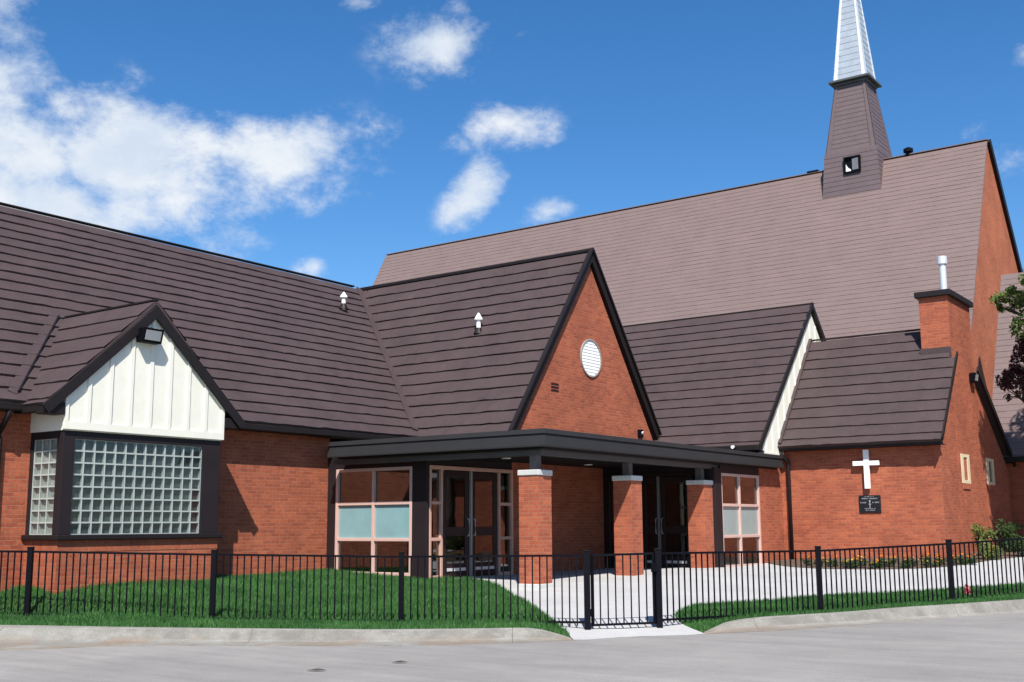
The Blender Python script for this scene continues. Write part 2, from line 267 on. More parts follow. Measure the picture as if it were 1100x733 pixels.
# ------------------------------------------------------------------ mesh helpers
ORG = {}
class MB:
    def __init__(s): s.v = []; s.f = []
    def add(s, vs, fs):
        o = len(s.v); s.v += [tuple(v) for v in vs]; s.f += [tuple(i + o for i in f) for f in fs]; return s
    def box(s, x0, x1, y0, y1, z0, z1):
        x0, x1 = sorted((x0, x1)); y0, y1 = sorted((y0, y1)); z0, z1 = sorted((z0, z1))
        return s.add([(x0, y0, z0), (x1, y0, z0), (x1, y1, z0), (x0, y1, z0), (x0, y0, z1), (x1, y0, z1), (x1, y1, z1), (x0, y1, z1)],
                     [(0, 3, 2, 1), (4, 5, 6, 7), (0, 1, 5, 4), (1, 2, 6, 5), (2, 3, 7, 6), (3, 0, 4, 7)])
    def prism(s, pts, off):
        n = len(pts); off = Vector(off); a = [Vector(p) for p in pts]; b = [p + off for p in a]
        nrm = Vector((0, 0, 0))
        for i in range(n): nrm += a[i].cross(a[(i + 1) % n])
        fl = nrm.dot(off) > 0
        f1 = tuple(range(n)); f2 = tuple(range(n, 2 * n))
        fs = [f1[::-1] if fl else f1, f2 if fl else f2[::-1]]
        for i in range(n):
            j = (i + 1) % n
            q = (i, j, n + j, n + i); fs.append(q if fl else q[::-1])
        return s.add(a + b, fs)
    def obox(s, p0, p1, w, h, up=(0, 0, 1)):
        """bar from p0 to p1, w wide across, h high along up"""
        p0 = Vector(p0); p1 = Vector(p1); d = (p1 - p0).normalized(); side = d.cross(Vector(up)).normalized(); u = side.cross(d)
        c = [side * (w / 2) + u * (h / 2), side * (-w / 2) + u * (h / 2), side * (-w / 2) - u * (h / 2), side * (w / 2) - u * (h / 2)]
        return s.prism([p0 + q for q in c], p1 - p0)
    def tube(s, pts, rad, n=10, caps=True):
        pts = [Vector(p) for p in pts]; rad = rad if isinstance(rad, (list, tuple)) else [rad] * len(pts)
        rings = []; o = len(s.v)
        for i, p in enumerate(pts):
            d = (pts[min(i + 1, len(pts) - 1)] - pts[max(i - 1, 0)]).normalized()
            a = d.cross(Vector((0, 0, 1)));
            if a.length < .05: a = d.cross(Vector((1, 0, 0)))
            a.normalize(); b = a.cross(d)
            for k in range(n):
                t = 2 * math.pi * k / n; s.v.append(tuple(p + (a * math.cos(t) + b * math.sin(t)) * rad[i]))
        for i in range(len(pts) - 1):
            for k in range(n):
                k2 = (k + 1) % n; s.f.append((o + i * n + k, o + i * n + k2, o + (i + 1) * n + k2, o + (i + 1) * n + k))
        if caps:
            s.f.append(tuple(o + k for k in range(n))[::-1]); e = o + (len(pts) - 1) * n; s.f.append(tuple(e + k for k in range(n)))
        return s
    def build(s, name, mat, parent=None, bevel=0, smooth=False, origin=None):
        org = Vector(ORG[parent.name]) if parent else Vector(origin or (0, 0, 0))
        me = bpy.data.meshes.new(name); me.from_pydata([tuple(Vector(v) - org) for v in s.v], [], s.f); me.update()
        me.materials.append(mat)
        if smooth: me.polygons.foreach_set('use_smooth', [True] * len(me.polygons))
        o = bpy.data.objects.new(name, me); col.objects.link(o)
        if parent: o.parent = parent
        else: o.location = org
        ORG[o.name] = tuple(org)
        if bevel:
            b = o.modifiers.new('bevel', 'BEVEL'); b.width = bevel; b.segments = 2; b.limit_method = 'ANGLE'
        return o
def np_mesh(name, verts, faces, mat, parent=None, origin=(0, 0, 0)):
    org = np.array(ORG[parent.name] if parent else origin)
    me = bpy.data.meshes.new(name); v = np.asarray(verts, float) - org; f = np.asarray(faces, int); k = f.shape[1]
    me.vertices.add(len(v)); me.vertices.foreach_set('co', v.ravel())
    me.loops.add(f.size); me.loops.foreach_set('vertex_index', f.ravel())
    me.polygons.add(len(f)); me.polygons.foreach_set('loop_start', np.arange(0, f.size, k)); me.polygons.foreach_set('loop_total', np.full(len(f), k))
    me.update(calc_edges=True); me.validate(); me.materials.append(mat)
    o = bpy.data.objects.new(name, me); col.objects.link(o)
    if parent: o.parent = parent
    else: o.location = tuple(org)
    ORG[o.name] = tuple(org)
    return o
def thing(name, label, cat, loc, group=None):
    o = bpy.data.objects.new(name, None); col.objects.link(o); o.location = loc; o.empty_display_size = .3
    o['label'] = label; o['category'] = cat
    if group: o['group'] = group
    ORG[o.name] = tuple(loc); return o
def tag(o, label, cat, group=None):
    o['label'] = label; o['category'] = cat
    if group: o['group'] = group
    return o
def structure(o): o['kind'] = 'structure'; return o
def copy_tree(o, parent=None):
    c = o.copy(); col.objects.link(c); ORG[c.name] = ORG[o.name]
    if parent: c.parent = parent
    for ch in list(o.children): copy_tree(ch, c)
    return c

def courses(mb, e0, e1, upv, length, expo, step, jag=.010, seg=.22, base=.06, lip=.0):
    """overlapping courses on a slope: e0-e1 is the eave edge, upv the unit vector up the slope"""
    e0 = Vector(e0); e1 = Vector(e1); U = (e1 - e0); wid = U.length; U.normalize(); V = Vector(upv).normalized()
    Nn = U.cross(V)
    if Nn.z < 0: Nn = -Nn
    n = max(2, int(wid / seg)); k = int(math.ceil(length / expo)); off = (k * expo - length)
    r = random.Random(int(wid * 1000) + k)
    for i in range(k):
        s0 = max(0, i * expo - off); s1 = (i + 1) * expo - off
        vs = []; fs = []
        for j in range(n + 1):
            u = wid * j / n
            js = r.uniform(-jag, jag); jn = r.uniform(-jag, jag) * .6
            lo = e0 + U * u + V * (s0 + js - lip) + Nn * (base + step + jn)
            bo = e0 + U * u + V * (s0 + js * .5) + Nn * (base - .012)
            hi = e0 + U * u + V * s1 + Nn * base
            vs += [lo, hi, bo]
        for j in range(n):
            a = 3 * j; b = a + 3
            fs += [(a, b, b + 1, a + 1), (a + 2, b + 2, b, a)]
        mb.add(vs, fs)
    # solid deck below
    mb.prism([e0, e1, e1 + V * length, e0 + V * length], Nn * (base - .004))
    return Nn

# ------------------------------------------------------------------ ground frame: l across the view, d away from it
RY = np.array([RT.x, RT.y]); RY /= np.linalg.norm(RY); FY = np.array([-RY[1], RY[0]])
def w2(l, d): return (l * RY[0] + d * FY[0], l * RY[1] + d * FY[1])
def ld(x, y): return (x * RY[0] + y * RY[1], x * FY[0] + y * FY[1])
KL = [(-22, 19.4, -.2), (-14, 16.9, -.2), (-9.2, 16.0, -.22), (-7.06, 16.03, -.24), (-5.17, 15.74, -.25), (-3.36, 15.53, -.26), (-1.73, 15.43, -.27), (-.38, 15.55, -.275), (.24, 15.66, -.285), (.55, 15.52, -.335), (.77, 15.36, -.388)]
FL = [(-22, 18.4, -.4), (-14, 15.8, -.4), (-9.2, 14.5, -.4), (-6.3, 14.5, -.4), (-4.93, 14.95, -.4), (-3.21, 14.84, -.4), (-1.66, 14.77, -.4), (-.01, 15.02, -.4), (.35, 15.12, -.4), (.6, 15.2, -.398), (.80, 15.27, -.397)]
KR = [(2.60, 15.84, -.368), (2.86, 16.27, -.325), (3.1, 16.53, -.28), (3.62, 16.75, -.24), (4.87, 17.17, -.21), (5.8, 17.68, -.19), (7.0, 18.2, -.17), (8.23, 18.67, -.14), (10.5, 19.4, -.1), (14, 20.6, -.05)]
FR = [(2.66, 15.78, -.375), (2.95, 15.86, -.37), (3.2, 15.93, -.365), (3.6, 16.06, -.36), (5.09, 16.77, -.348), (6.0, 17.23, -.342), (7.1, 17.8, -.336), (8.4, 18.3, -.328), (10.7, 18.9, -.29), (14.2, 20.0, -.25)]
POSTS = [(-9.95, 17.5, .85), (-7.17, 17.16, .81), (-4.36, 16.87, .76), (-1.6, 16.69, .72), (1.04, 16.12, .74), (2.05, 16.22, .76), (4.69, 17.67, .75), (7.22, 19.03, .82), (9.75, 20.3, .92), (12.2, 21.6, 1.0)]
ctrl = [q for q in KL + KR if True]
ctrl += [(l, d, z - (1.08 if i in (4, 5) else 1.0)) for i, (l, d, z) in enumerate(POSTS)]
ctrl += [(.57, 16.42, -.28), (2.39, 16.78, -.26), (.52, 20.37, -.02), (2.3, 22.9, .09), (4.19, 25.4, .14), (-1.73, 22.42, .06), (.2, 25, .05), (2.15, 27.75, .07), (5, 27.5, .10), (6.79, 28.95, .2), (10.03, 26.59, .3), (7.9, 24.5, .12), (14, 32, .4), (-3.84, 23.95, .2), (-5.32, 21.92, .15), (-7.17, 18.09, .13), (-5.31, 20.65, .15), (-14, 18, .05), (-16, 30, .2), (0, 36, .2), (16, 36, .5), (16, 24, .15)]
ctrl = np.array(ctrl, float)
def tps(c, lam=.02):
    n = len(c); d = np.linalg.norm(c[:, None, :2] - c[None, :, :2], axis=2); Um = np.where(d > 0, d * d * np.log(d + 1e-12), 0)
    A = np.zeros((n + 3, n + 3)); A[:n, :n] = Um + lam * np.eye(n); A[:n, n] = 1; A[:n, n + 1:] = c[:, :2]; A[n, :n] = 1; A[n + 1:, :n] = c[:, :2].T
    return np.linalg.solve(A, np.r_[c[:, 2], 0, 0, 0])
TW = tps(ctrl)
def tz(l, d):
    l = np.asarray(l, float); d = np.asarray(d, float); n = len(ctrl)
    r = np.hypot(l[..., None] - ctrl[:, 0], d[..., None] - ctrl[:, 1])
    return (r * r * np.log(r + 1e-12)) @ TW[:n] + TW[n] + TW[n + 1] * l + TW[n + 2] * d
def gz(x, y): l, d = ld(x, y); return float(tz(l, d))
def resample(p, step=.18):
    p = np.asarray(p, float); seg = np.linalg.norm(np.diff(p[:, :2], axis=0), axis=1); t = np.r_[0, np.cumsum(seg)]
    # Catmull-Rom through the points
    m = max(2, int(t[-1] / step)); out = []
    for s in np.linspace(0, t[-1], m + 1):
        i = min(np.searchsorted(t, s, side='right') - 1, len(p) - 2); u = (s - t[i]) / max(t[i + 1] - t[i], 1e-9)
        p0 = p[max(i - 1, 0)]; p1 = p[i]; p2 = p[i + 1]; p3 = p[min(i + 2, len(p) - 1)]
        out.append(.5 * ((2 * p1) + (p2 - p0) * u + (2 * p0 - 5 * p1 + 4 * p2 - p3) * u * u + (3 * p1 - p0 - 3 * p2 + p3) * u ** 3))
    return np.array(out)
def inside(poly, pts):
    poly = np.asarray(poly)[:, :2]; x, y = pts[:, 0], pts[:, 1]; r = np.zeros(len(pts), bool); n = len(poly)
    for i in range(n):
        a, b = poly[i], poly[(i + 1) % n]
        c = ((a[1] > y) != (b[1] > y)) & (x < (b[0] - a[0]) * (y - a[1]) / (b[1] - a[1] + 1e-12) + a[0]); r ^= c
    return r
def sheet(name, poly, mat, lift=0.0, grid=.35):
    poly = np.asarray(poly, float)[:, :2]
    lo = poly.min(0); hi = poly.max(0); gx, gy = np.meshgrid(np.arange(lo[0], hi[0], grid), np.arange(lo[1], hi[1], grid))
    g = np.c_[gx.ravel(), gy.ravel()] + rng.uniform(-.02, .02, (gx.size, 2)); g = g[inside(poly, g)]
    vin = [Vector(p) for p in poly] + [Vector(p) for p in g]
    n = len(poly); res = delaunay_2d_cdt(vin, [(i, (i + 1) % n) for i in range(n)], [list(range(n))], 1, 1e-4)
    vv = np.array([tuple(v) for v in res[0]]); z = tz(vv[:, 0], vv[:, 1]) + lift
    X = vv[:, 0] * RY[0] + vv[:, 1] * FY[0]; Y = vv[:, 0] * RY[1] + vv[:, 1] * FY[1]
    fs = []
    for f in res[2]:
        a, b, c = [np.array((X[i], Y[i])) for i in f[:3]]
        fs.append(tuple(f) if (b[0] - a[0]) * (c[1] - a[1]) - (b[1] - a[1]) * (c[0] - a[0]) > 0 else tuple(f)[::-1])
    mb = MB(); mb.add(np.c_[X, Y, z].tolist(), fs)
    o = mb.build(name, mat, smooth=True); return structure(o)

CL = [(.77, 15.5), (.76, 15.64), (.58, 16.68), (.25, 18.69), (-.02, 19.74), (-.11, 20.3), (-.3, 21.25), (-.5, 21.9), (-.82, 22.56), (-1.22, 22.71), (-1.45, 22.85)]
CR = [(2.60, 15.86), (2.39, 16.53), (2.43, 17.28), (2.85, 18.3), (3.43, 18.9), (4.23, 19.4), (5.22, 20.1), (6.02, 20.4), (7.17, 20.7), (9.48, 21.46), (12, 22.6), (16, 26)]
cl = resample(CL)[:, :2]; cr = resample(CR)[:, :2]; kl = resample([q[:2] for q in KL])[:, :2]; kr = resample([q[:2] for q in KR])[:, :2]
lawn_l = np.vstack([kl, cl[1:], [(-1.9, 23.6), (-4.6, 25.6), (-12, 26), (-22, 28)]])
lawn_r = np.vstack([kr, [(15.5, 22.5)], cr[::-1][:-1]])
walk = np.vstack([[(.80, 15.30), (1.7, 15.55), (2.64, 15.80)], cr, [(16, 34), (2.5, 34), (-3, 26)], cl[::-1]])
sheet('walkway', walk, CONC, .004, .5)
sheet('lawn', lawn_l, LAWN, .0, .3)
sheet('lawn', lawn_r, LAWN, .0, .4)
BED = [(6.22, 28.4), (6.15, 27.1), (6.2, 25.83), (6.49, 25.18), (7.0, 24.82), (8.1, 24.52), (9.12, 24.61), (10.04, 25.16), (10.85, 25.86), (11.81, 26.61), (13, 27.4), (15.4, 29.5)]
bedp = np.vstack([resample(BED)[:, :2], [(15, 32.5), (9, 31.5)]])
sheet('flower_bed', bedp, SOIL, .012, .4)

def kerb(name, B, F):
    b = resample(B, .12); m = len(b)
    f = resample(F, .02); idx = np.linspace(0, len(f) - 1, m).round().astype(int); f = f[idx]
    prof = [(-.02, 1.0, -.25), (-.02, 1.0, .012), (.0, 1.0, .014), (.16, 1.0, .014), (.19, .965, .010), (.24, .80, .004), (.40, .24, 0), (.50, .10, 0), (.62, .05, 0), (1.0, .0, .006), (1.02, 0, -.1)]
    vs = []; fs = []
    for i in range(m):
        for t, zz, dz in prof:
            l = b[i, 0] + (f[i, 0] - b[i, 0]) * t; d = b[i, 1] + (f[i, 1] - b[i, 1]) * t
            x, y = w2(l, d); vs.append((x, y, f[i, 2] + (b[i, 2] - f[i, 2]) * zz + dz + .004))
    k = len(prof)
    for i in range(m - 1):
        for j in range(k - 1):
            a = i * k + j; fs.append((a, a + 1, a + k + 1, a + k)[::-1])
    fs.append(tuple(range(k))); fs.append(tuple((m - 1) * k + j for j in range(k))[::-1])
    mb = MB(); mb.add(vs, fs); return structure(mb.build(name, KERB, smooth=False))
kerb('kerb', KL, FL); kerb('kerb', KR, FR)

def road():
    ls = np.r_[np.linspace(-300, -26, 8), np.arange(-24, 18.1, .75), np.linspace(20, 300, 8)]; vs = []; fs = []
    rows = [-300, -40, -10, 0, 4, 7, 9, 10, 11, 12, 13, 14, 15, 99]
    def zr(l): return -.402 + (.0118 * max(0, l - .2) if l < 14 else .0118 * 13.8)
    for l in ls:
        for d in rows:
            dd = d if d < 90 else 15.6 + max(0, min(l, 14) - 1.5) * .42 + max(0, -10 - max(l, -24)) * .27
            x, y = w2(l, dd); vs.append((x, y, zr(l)))
    k = len(rows)
    for i in range(len(ls) - 1):
        for j in range(k - 1): a = i * k + j; fs.append((a, a + k, a + k + 1, a + 1))
    mb = MB(); mb.add(vs, fs); structure(mb.build('road', ROAD))
road()
mb = MB(); mb.add([(-3000, -3000, -.75), (3000, -3000, -.75), (3000, 3000, -.75), (-3000, 3000, -.75)], [(0, 1, 2, 3)]); structure(mb.build('ground', FARG))

def grass(polys, dens):
    V = []; Fc = []; o = 0
    for poly, dn, clip in polys:
        poly = np.asarray(poly); lo = poly.min(0); hi = poly.max(0); n = int((hi - lo).prod() * dn)
        p = rng.uniform(lo, hi, (n, 2)); p = p[inside(poly, p)]
        X = p[:, 0] * RY[0] + p[:, 1] * FY[0]; Y = p[:, 0] * RY[1] + p[:, 1] * FY[1]
        ok = ~((X < -17.2) | ((X < -16.28) & (Y > 10.32) & (Y < 13.44)) | ((Y > 17.1) & (X < -14.5)))
        p = p[ok]; X = X[ok]; Y = Y[ok]; n = len(p); Z = tz(p[:, 0], p[:, 1])
        a = rng.uniform(0, 6.283, n); h = rng.uniform(.035, .085, n) * clip; w = rng.uniform(.005, .011, n); ln = rng.uniform(.0, .7, n) * h; la = rng.uniform(0, 6.283, n)
        b0 = np.c_[X - np.cos(a) * w, Y - np.sin(a) * w, Z - .01]; b1 = np.c_[X + np.cos(a) * w, Y + np.sin(a) * w, Z - .01]
        tp = np.c_[X + np.cos(la) * ln, Y + np.sin(la) * ln, Z + h]
        V.append(np.stack([b0, b1, tp], 1).reshape(-1, 3)); Fc.append(np.arange(3 * n).reshape(-1, 3) + o); o += 3 * n
    g = np_mesh('grass', np.vstack(V), np.vstack(Fc), BLADE); g['kind'] = 'stuff'; return g
grass([(lawn_l, 2100, 1.0), (lawn_r, 2100, .9)], 1)

# ------------------------------------------------------------------ windows and doors
def window_grid(root, axis, at, u0, u1, z0, z1, us, zs, panel, fw=.065, name='window', out=1):
    """framed window in the plane axis=at; us / zs are the mullion and rail centres; the middle row carries opaque panels"""
    def bx(mb, ua, ub, za, zb, d0, d1):
        if axis == 'X': mb.box(at - d1, at + d0, ua, ub, za, zb)
        else: mb.box(ua, ub, at - d0, at + d1, za, zb)
    f = MB(); h = fw / 2
    U = [u0 + h] + list(us) + [u1 - h]; Z = [z0 + h] + list(zs) + [z1 - h]
    for u in U: bx(f, u - h, u + h, z0, z1, .05, .07)
    for z in Z:
        for a, b in zip(U[:-1], U[1:]): bx(f, a + h, b - h, z - h, z + h, .044, .066)
    w = f.build(name, FRAME, root, bevel=.006)
    for i in range(len(U) - 1):
        for j in range(len(Z) - 1):
            g = MB(); a, b, c, d = U[i] + h, U[i + 1] - h, Z[j] + h, Z[j + 1] - h
            if j == 1: bx(g, a, b, c, d, .0, .03); g.build('opaque_panel', panel, w)
            else: bx(g, a, b, c, d, .0, .008); g.build('pane', GLASS, w)
    return w

# ------------------------------------------------------------------ hall building (left)
hall = thing('hall_building', 'long brown roofed brick hall with a glass block bay at the left', 'building', (-17.2, 12.7, 0))
HX = -17.2; HE = -16.90; HS = .905; HR = -22.02; HZ = 3.03; HY0 = 8.6
m = MB()
m.box(HX - .3, HX, HY0 + .291, 10.325, -1, 3.02); m.box(HX - .3, HX, 10.325, 13.435, -1, .9); m.box(HX - .3, HX, 13.435, 17.1, -1, 3.02)
m.prism([(HX, HY0, -1), (HX, HY0, 3.0), (HR, HY0, 3.0 + HS * (HX - HR) - .12), (-26.84, HY0, 3.0), (-26.84, HY0, -1)], (0, .29, 0))
m.box(-26.84, -26.54, HY0 + .3, 23, -1, 3.0)
m.build('wall', BRICK, hall)
r = MB(); L_ = math.hypot(HR - HE, HS * (HE - HR))
courses(r, (HE, 8.25, HZ), (HE, 23.0, HZ), (-1, 0, HS), L_, .346, .035, .012)
r.prism([(-27.27, 8.25, HZ), (-27.27, 23, HZ), (HR, 23, HZ + HS * (HE - HR)), (HR, 8.25, HZ + HS * (HE - HR))], (-.04, 0, .06))
hroof = r.build('roof', ROOF, hall)
m = MB(); m.obox((HR, 8.2, 7.76), (HR, 22.7, 7.765), .13, .045); m.build('ridge_cap', DARK, hroof, bevel=.03)
m = MB()   # valley strip against the entrance roof
def hz_(x): return HZ + HS * (HE - x)
va = Vector((-21.95, 22.95, hz_(-21.95) + .12)); vb = Vector((-17.0, 19.72, hz_(-17.0) + .12))
m.obox(va, vb, .34, .03, (.665, 0, .747)); m.build('valley_flashing', ROOF, hroof)
m = MB(); m.obox(va + Vector((.13, .05, .03)), vb + Vector((.13, .05, .03)), .03, .03, (.665, 0, .747)); m.build('valley_edge', DARK, hroof)
for y0, y1 in ((8.3, 10.0), (13.78, 20.1)):
    m = MB(); m.box(HE - .05, HE + .05, y0, y1, 2.93, 3.06); m.build('gutter', DARK, hall, bevel=.02)
for a, b, c in ((HX + .002, HY0, 10.3), (HX + .002, 13.7, 17.1), (HE - .40, 17.101, 19.4)): m = MB(); m.box(a, HE - .052, b, c, 2.94, 2.965); m.build('soffit', SOFFIT, hall)
m = MB(); m.prism([(HE + .03, 8.22, 2.93), (HE + .03, 8.22, 3.1), (HR, 8.22, 7.82), (HR, 8.22, 7.6)], (0, .05, 0)); m.build('bargeboard', DARK, hall)
def downpipe(root, pts, rad=.045):
    m = MB(); m.tube(pts, rad, 8); return m.build('downpipe', DARK, root, smooth=True)
downpipe(hall, [(HE, 9.74, 2.95), (HE - .02, 9.74, 2.84), (HX + .08, 9.74, 2.62), (HX + .07, 9.74, 2.5), (HX + .07, 9.74, .0)])
def vent_pipe(root, x, y, z, h=.34, tall=1):
    m = MB(); m.tube([(x, y, z - .12), (x, y, z + h * .62)], .055, 12)
    v = m.build('vent_pipe', WHITE, root, smooth=False)
    m = MB(); m.tube([(x, y, z + h * .58), (x, y, z + h * .66), (x, y, z + h)], [.10, .10, .015], 12); m.build('vent_cap', WHITE, v)
    m = MB(); m.tube([(x, y, z - .1), (x, y, z + .05)], [.13, .062], 12); m.build('vent_collar', DARK, v)
vent_pipe(hall, -20.84, 21.12, 6.84, .36)

# bay
BX = -16.28; BY0 = 10.32; BY1 = 13.44
m = MB()   # dark timber posts and head
for a, b in ((BY0, 10.53), (13.06, BY1)): m.box(BX - .16, BX, a, b, .985, 2.62)
m.box(BX - .16, BX, 10.53, 13.06, 2.5, 2.62)
m.box(HX, HX + .09, BY0, BY0 + .1, .985, 2.62); m.box(-16.45, BX - .16, BY0, BY0 + .1, .985, 2.62); m.box(HX + .09, -16.45, BY0, BY0 + .1, 2.5, 2.62)
m.box(HX, BX - .16, BY1 - .1, BY1, .985, 2.62)
bay = m.build('bay_window', WALLBROWN, hall, bevel=.008)
m = MB(); m.box(HX, BX, BY0, BY1, -1, .72); m.build('bay_base', BRICK, bay)
m = MB(); m.box(HX, BX + .006, BY0 - .006, BY1 + .006, .72, .90); m.build('soldier_course', SOLDIER, bay)
m = MB(); m.box(HX, BX + .07, BY0 - .07, BY1 + .07, .90, .985); m.build('sill', DARK, bay, bevel=.015)
def blocks(root, axis, at, u0, u1, z0, z1, nu, nz, back, d=.085):
    g = MB(); bk = MB(); gl = MB(); t = .012; du = (u1 - u0) / nu; dz = (z1 - z0) / nz
    def bx(mb, ua, ub, za, zb, a, b):
        if axis == 'X': mb.box(at - b, at - a, ua, ub, za, zb)
        else: mb.box(ua, ub, at + a, at + b, za, zb)
    for i in range(nu + 1): bx(g, u0 + i * du - t, u0 + i * du + t, z0, z1, 0, d)
    for j in range(nz + 1):
        for i in range(nu): bx(g, u0 + i * du + t, u0 + (i + 1) * du - t, z0 + j * dz - t, z0 + j * dz + t, .001, d)
    for i in range(nu):
        for j in range(nz):
            ua, ub, za, zb = u0 + i * du + t, u0 + (i + 1) * du - t, z0 + j * dz + t, z0 + (j + 1) * dz - t
            tw = rng.uniform(0, .02)
            bx(bk, ua, ub, za, zb, d - .02 - tw, d)
            bx(gl, ua, ub, za, zb, .004, .010)
    g.build('glass_block_grid', MORTAR, root); bk.build('glass_block_back', back, root); gl.build('glass_block_face', BGLASS, root)
blocks(bay, 'X', BX - .035, 10.53, 13.06, .985, 2.5, 13, 8, BLOCKBACK)
blocks(bay, 'Y', BY0 + .02, -17.10, -16.46, .985, 2.5, 3, 8, SIDEBLOCK)
# dormer over the bay
DY0, DY1, DYR, DZ = 9.98, 13.80, 11.89, 2.97
m = MB(); m.box(HX, BX - .002, BY0 - .02, BY1 + .02, 2.622, 3.3)
m.prism([(-16.25, BY0 - .03, 2.64), (-16.25, BY1 + .03, 2.64), (-16.25, BY1 + .03, DZ + DY1 - BY1 - .06), (-16.25, DYR, DZ + 1.88), (-16.25, BY0 - .03, DZ + BY0 - DY0 - .06)], (-.03, 0, 0))
m.box(-17.0, -16.29, 11.2, 12.5, 3.29, 4.2)
sid = m.build('gable_siding', CREAM, bay)
m = MB(); m.box(-16.248, -16.225, BY0 - .03, BY1 + .03, 2.64, 2.76)
for k in range(9):
    y = BY0 + k * (BY1 - BY0) / 8; top = min(DZ + (y - .04 - DY0), DZ + (DY1 - y - .04)) - .06
    m.box(-16.248, -16.226, y - .035 if k else BY0 - .03, y + .035 if k < 8 else BY1 + .03, 2.761, top)
for (ya, yb) in ((BY1 + .03, DYR),):
    m.obox((-16.232, ya, DZ + DY1 - ya - .09), (-16.232, yb, DZ + DY1 - yb - .09), .03, .08, (0, .707, .707))
m.build('batten', CREAM, bay)
r = MB(); L_ = (DYR - DY0) * math.sqrt(2)
courses(r, (-18.98, DY0, DZ), (-16.205, DY0, DZ), (0, 1, 1), L_, .43, .03)
courses(r, (-16.205, DY1, DZ), (-18.98, DY1, DZ), (0, -1, 1), L_, .43, .03)
r.build('dormer_roof', ROOF, bay)
m = MB()
m.obox((-16.19, DY0 - .06, DZ - .05), (-16.19, DYR + .06, DZ + 1.83), .045, .17, (0, -.707, .707))
m.obox((-16.192, DY1 + .06, DZ - .05), (-16.192, DYR - .06, DZ + 1.83), .045, .17, (0, .707, .707))
m.box(-16.5, -16.21, DY0 - .03, BY0 - .04, 2.86, 3.04); m.box(-16.5, -16.21, BY1 + .05, DY1 + .03, 2.86, 3.04)
m.box(HX + .1, -16.5, DY0 - .04, DY0 + .06, 2.9, 3.02); m.box(HX + .1, -16.5, DY1 - .06, DY1 + .04, 2.9, 3.02)
m.obox((-16.2, DYR, DZ + 1.985), (-18.9, DYR, DZ + 1.985), .09, .035)
m.build('bargeboard', DARK, bay, bevel=.006)
a = Vector((-18.9, 11.74, hz_(-18.9) + .112)); b = Vector((-17.0, 9.93, hz_(-17.0) + .112)); nn_ = (.671, 0, .741); sh_ = Vector((0, -.10, 0))
m = MB(); m.obox(a + sh_, b + sh_, .15, .012, nn_); m.build('valley_flashing', ROOF, bay)
m = MB(); m.obox(a + Vector((0, 0, .02)), b + Vector((0, 0, .02)), .025, .03, nn_); m.build('valley_edge', DARK, bay)

# ------------------------------------------------------------------ entrance building (centre gable)
EX = -14.5
ent = thing('entrance_building', 'brick entrance building with a steep gable and round white louvre above the porch', 'building', (EX, 20.5, 0))
m = MB()
m.box(EX - .3, EX, 19.92, 23.95, -1, 2.5)
GX = -14.37
m.prism([(GX, 26.0, 2.502), (GX, 26.0, 3.2), (GX, 22.97, 7.42), (GX, 19.9, 3.2), (GX, 19.9, 2.502)], (-.4, 0, 0))
m.box(-16.9, EX - .302, 19.9, 20.2, 2.42, 3.0)
m.build('wall', BRICK, ent)
r = MB(); EZ = 2.97; ES = 1.38; L_ = (22.97 - 19.6) * math.hypot(1, ES)
courses(r, (-22.4, 19.6, EZ), (-14.30, 19.6, EZ), (0, 1, ES), L_, .36, .037, .012)
r.prism([(-22.4, 26.34, EZ), (-14.30, 26.34, EZ), (-14.30, 22.97, EZ + ES * 3.37), (-22.4, 22.97, EZ + ES * 3.37)], (0, .06, .05))
eroof = r.build('roof', ROOF, ent)
m = MB(); m.obox((-22.2, 22.97, 7.715), (-14.26, 22.97, 7.715), .15, .09); m.build('ridge_cap', DARK, eroof, bevel=.02)
m = MB(); ap = Vector((-14.27, 22.97, 7.74)); u = Vector((0, -.81, .587))
for sy, yy in ((-1, 19.55), (1, 26.4)):
    q = MB()
    foot = Vector((-14.27 + .001 * sy, yy, 3.02)); q.prism([foot, foot + Vector((0, 0, .09)), ap + Vector((.001 * sy, 0, .03)), ap + Vector((.001 * sy, 0, -.30)), foot + Vector((0, -sy * .02, -.20))], (-.05, 0, 0))
    q.build('bargeboard', DARK, ent)
    q = MB(); q.obox(foot + Vector((-.0, 0, .07)), ap + Vector((0, 0, .02)), .10, .05, (0, sy * .81, .587)); q.build('verge_trim', DARK, ent)
m = MB(); m.box(-16.7, -14.34, 19.5, 19.6, 2.9, 3.03); m.build('gutter', DARK, ent, bevel=.02)
# round louvre
vy, vz, vr = 22.98, 5.06, .43
n = 40; vs = []; fs = []
for i in range(n):
    t = 2 * math.pi * i / n; c, s_ = math.cos(t), math.sin(t)
    for rr, xx in ((vr + .035, GX - .01), (vr + .035, GX + .03), (vr, GX + .03), (vr, GX - .01)): vs.append((xx, vy + rr * c, vz + rr * s_))
for i in range(n):
    j = (i + 1) % n
    for k in range(4): k2 = (k + 1) % 4; fs.append((i * 4 + k, i * 4 + k2, j * 4 + k2, j * 4 + k))
m = MB(); m.add(vs, fs); lou = m.build('round_louvre', plain('louvre_surround', (.30, .26, .24), .7), ent)
m = MB(); m.tube([(GX - .02, vy, vz), (GX + .004, vy, vz)], vr - .002, 40)
for k in range(11):
    z = vz - vr + .05 + k * (2 * vr - .10) / 10; hw = math.sqrt(max(0, vr * vr - (z - vz) ** 2)) - .006
    m.prism([(GX + .016, vy - hw, z - .036), (GX + .016, vy + hw, z - .036), (GX + .008, vy + hw, z + .034), (GX + .008, vy - hw, z + .034)], (-.004, 0, 0))
m.build('louvre_slats', WHITE, lou)
for k in range(3):
    m = MB(); z = 4.11 + k * .075; m.box(GX - .06, GX + .004, 21.27, 21.58, z, z + .045); m.build('wall_vent', DOORBROWN, ent)
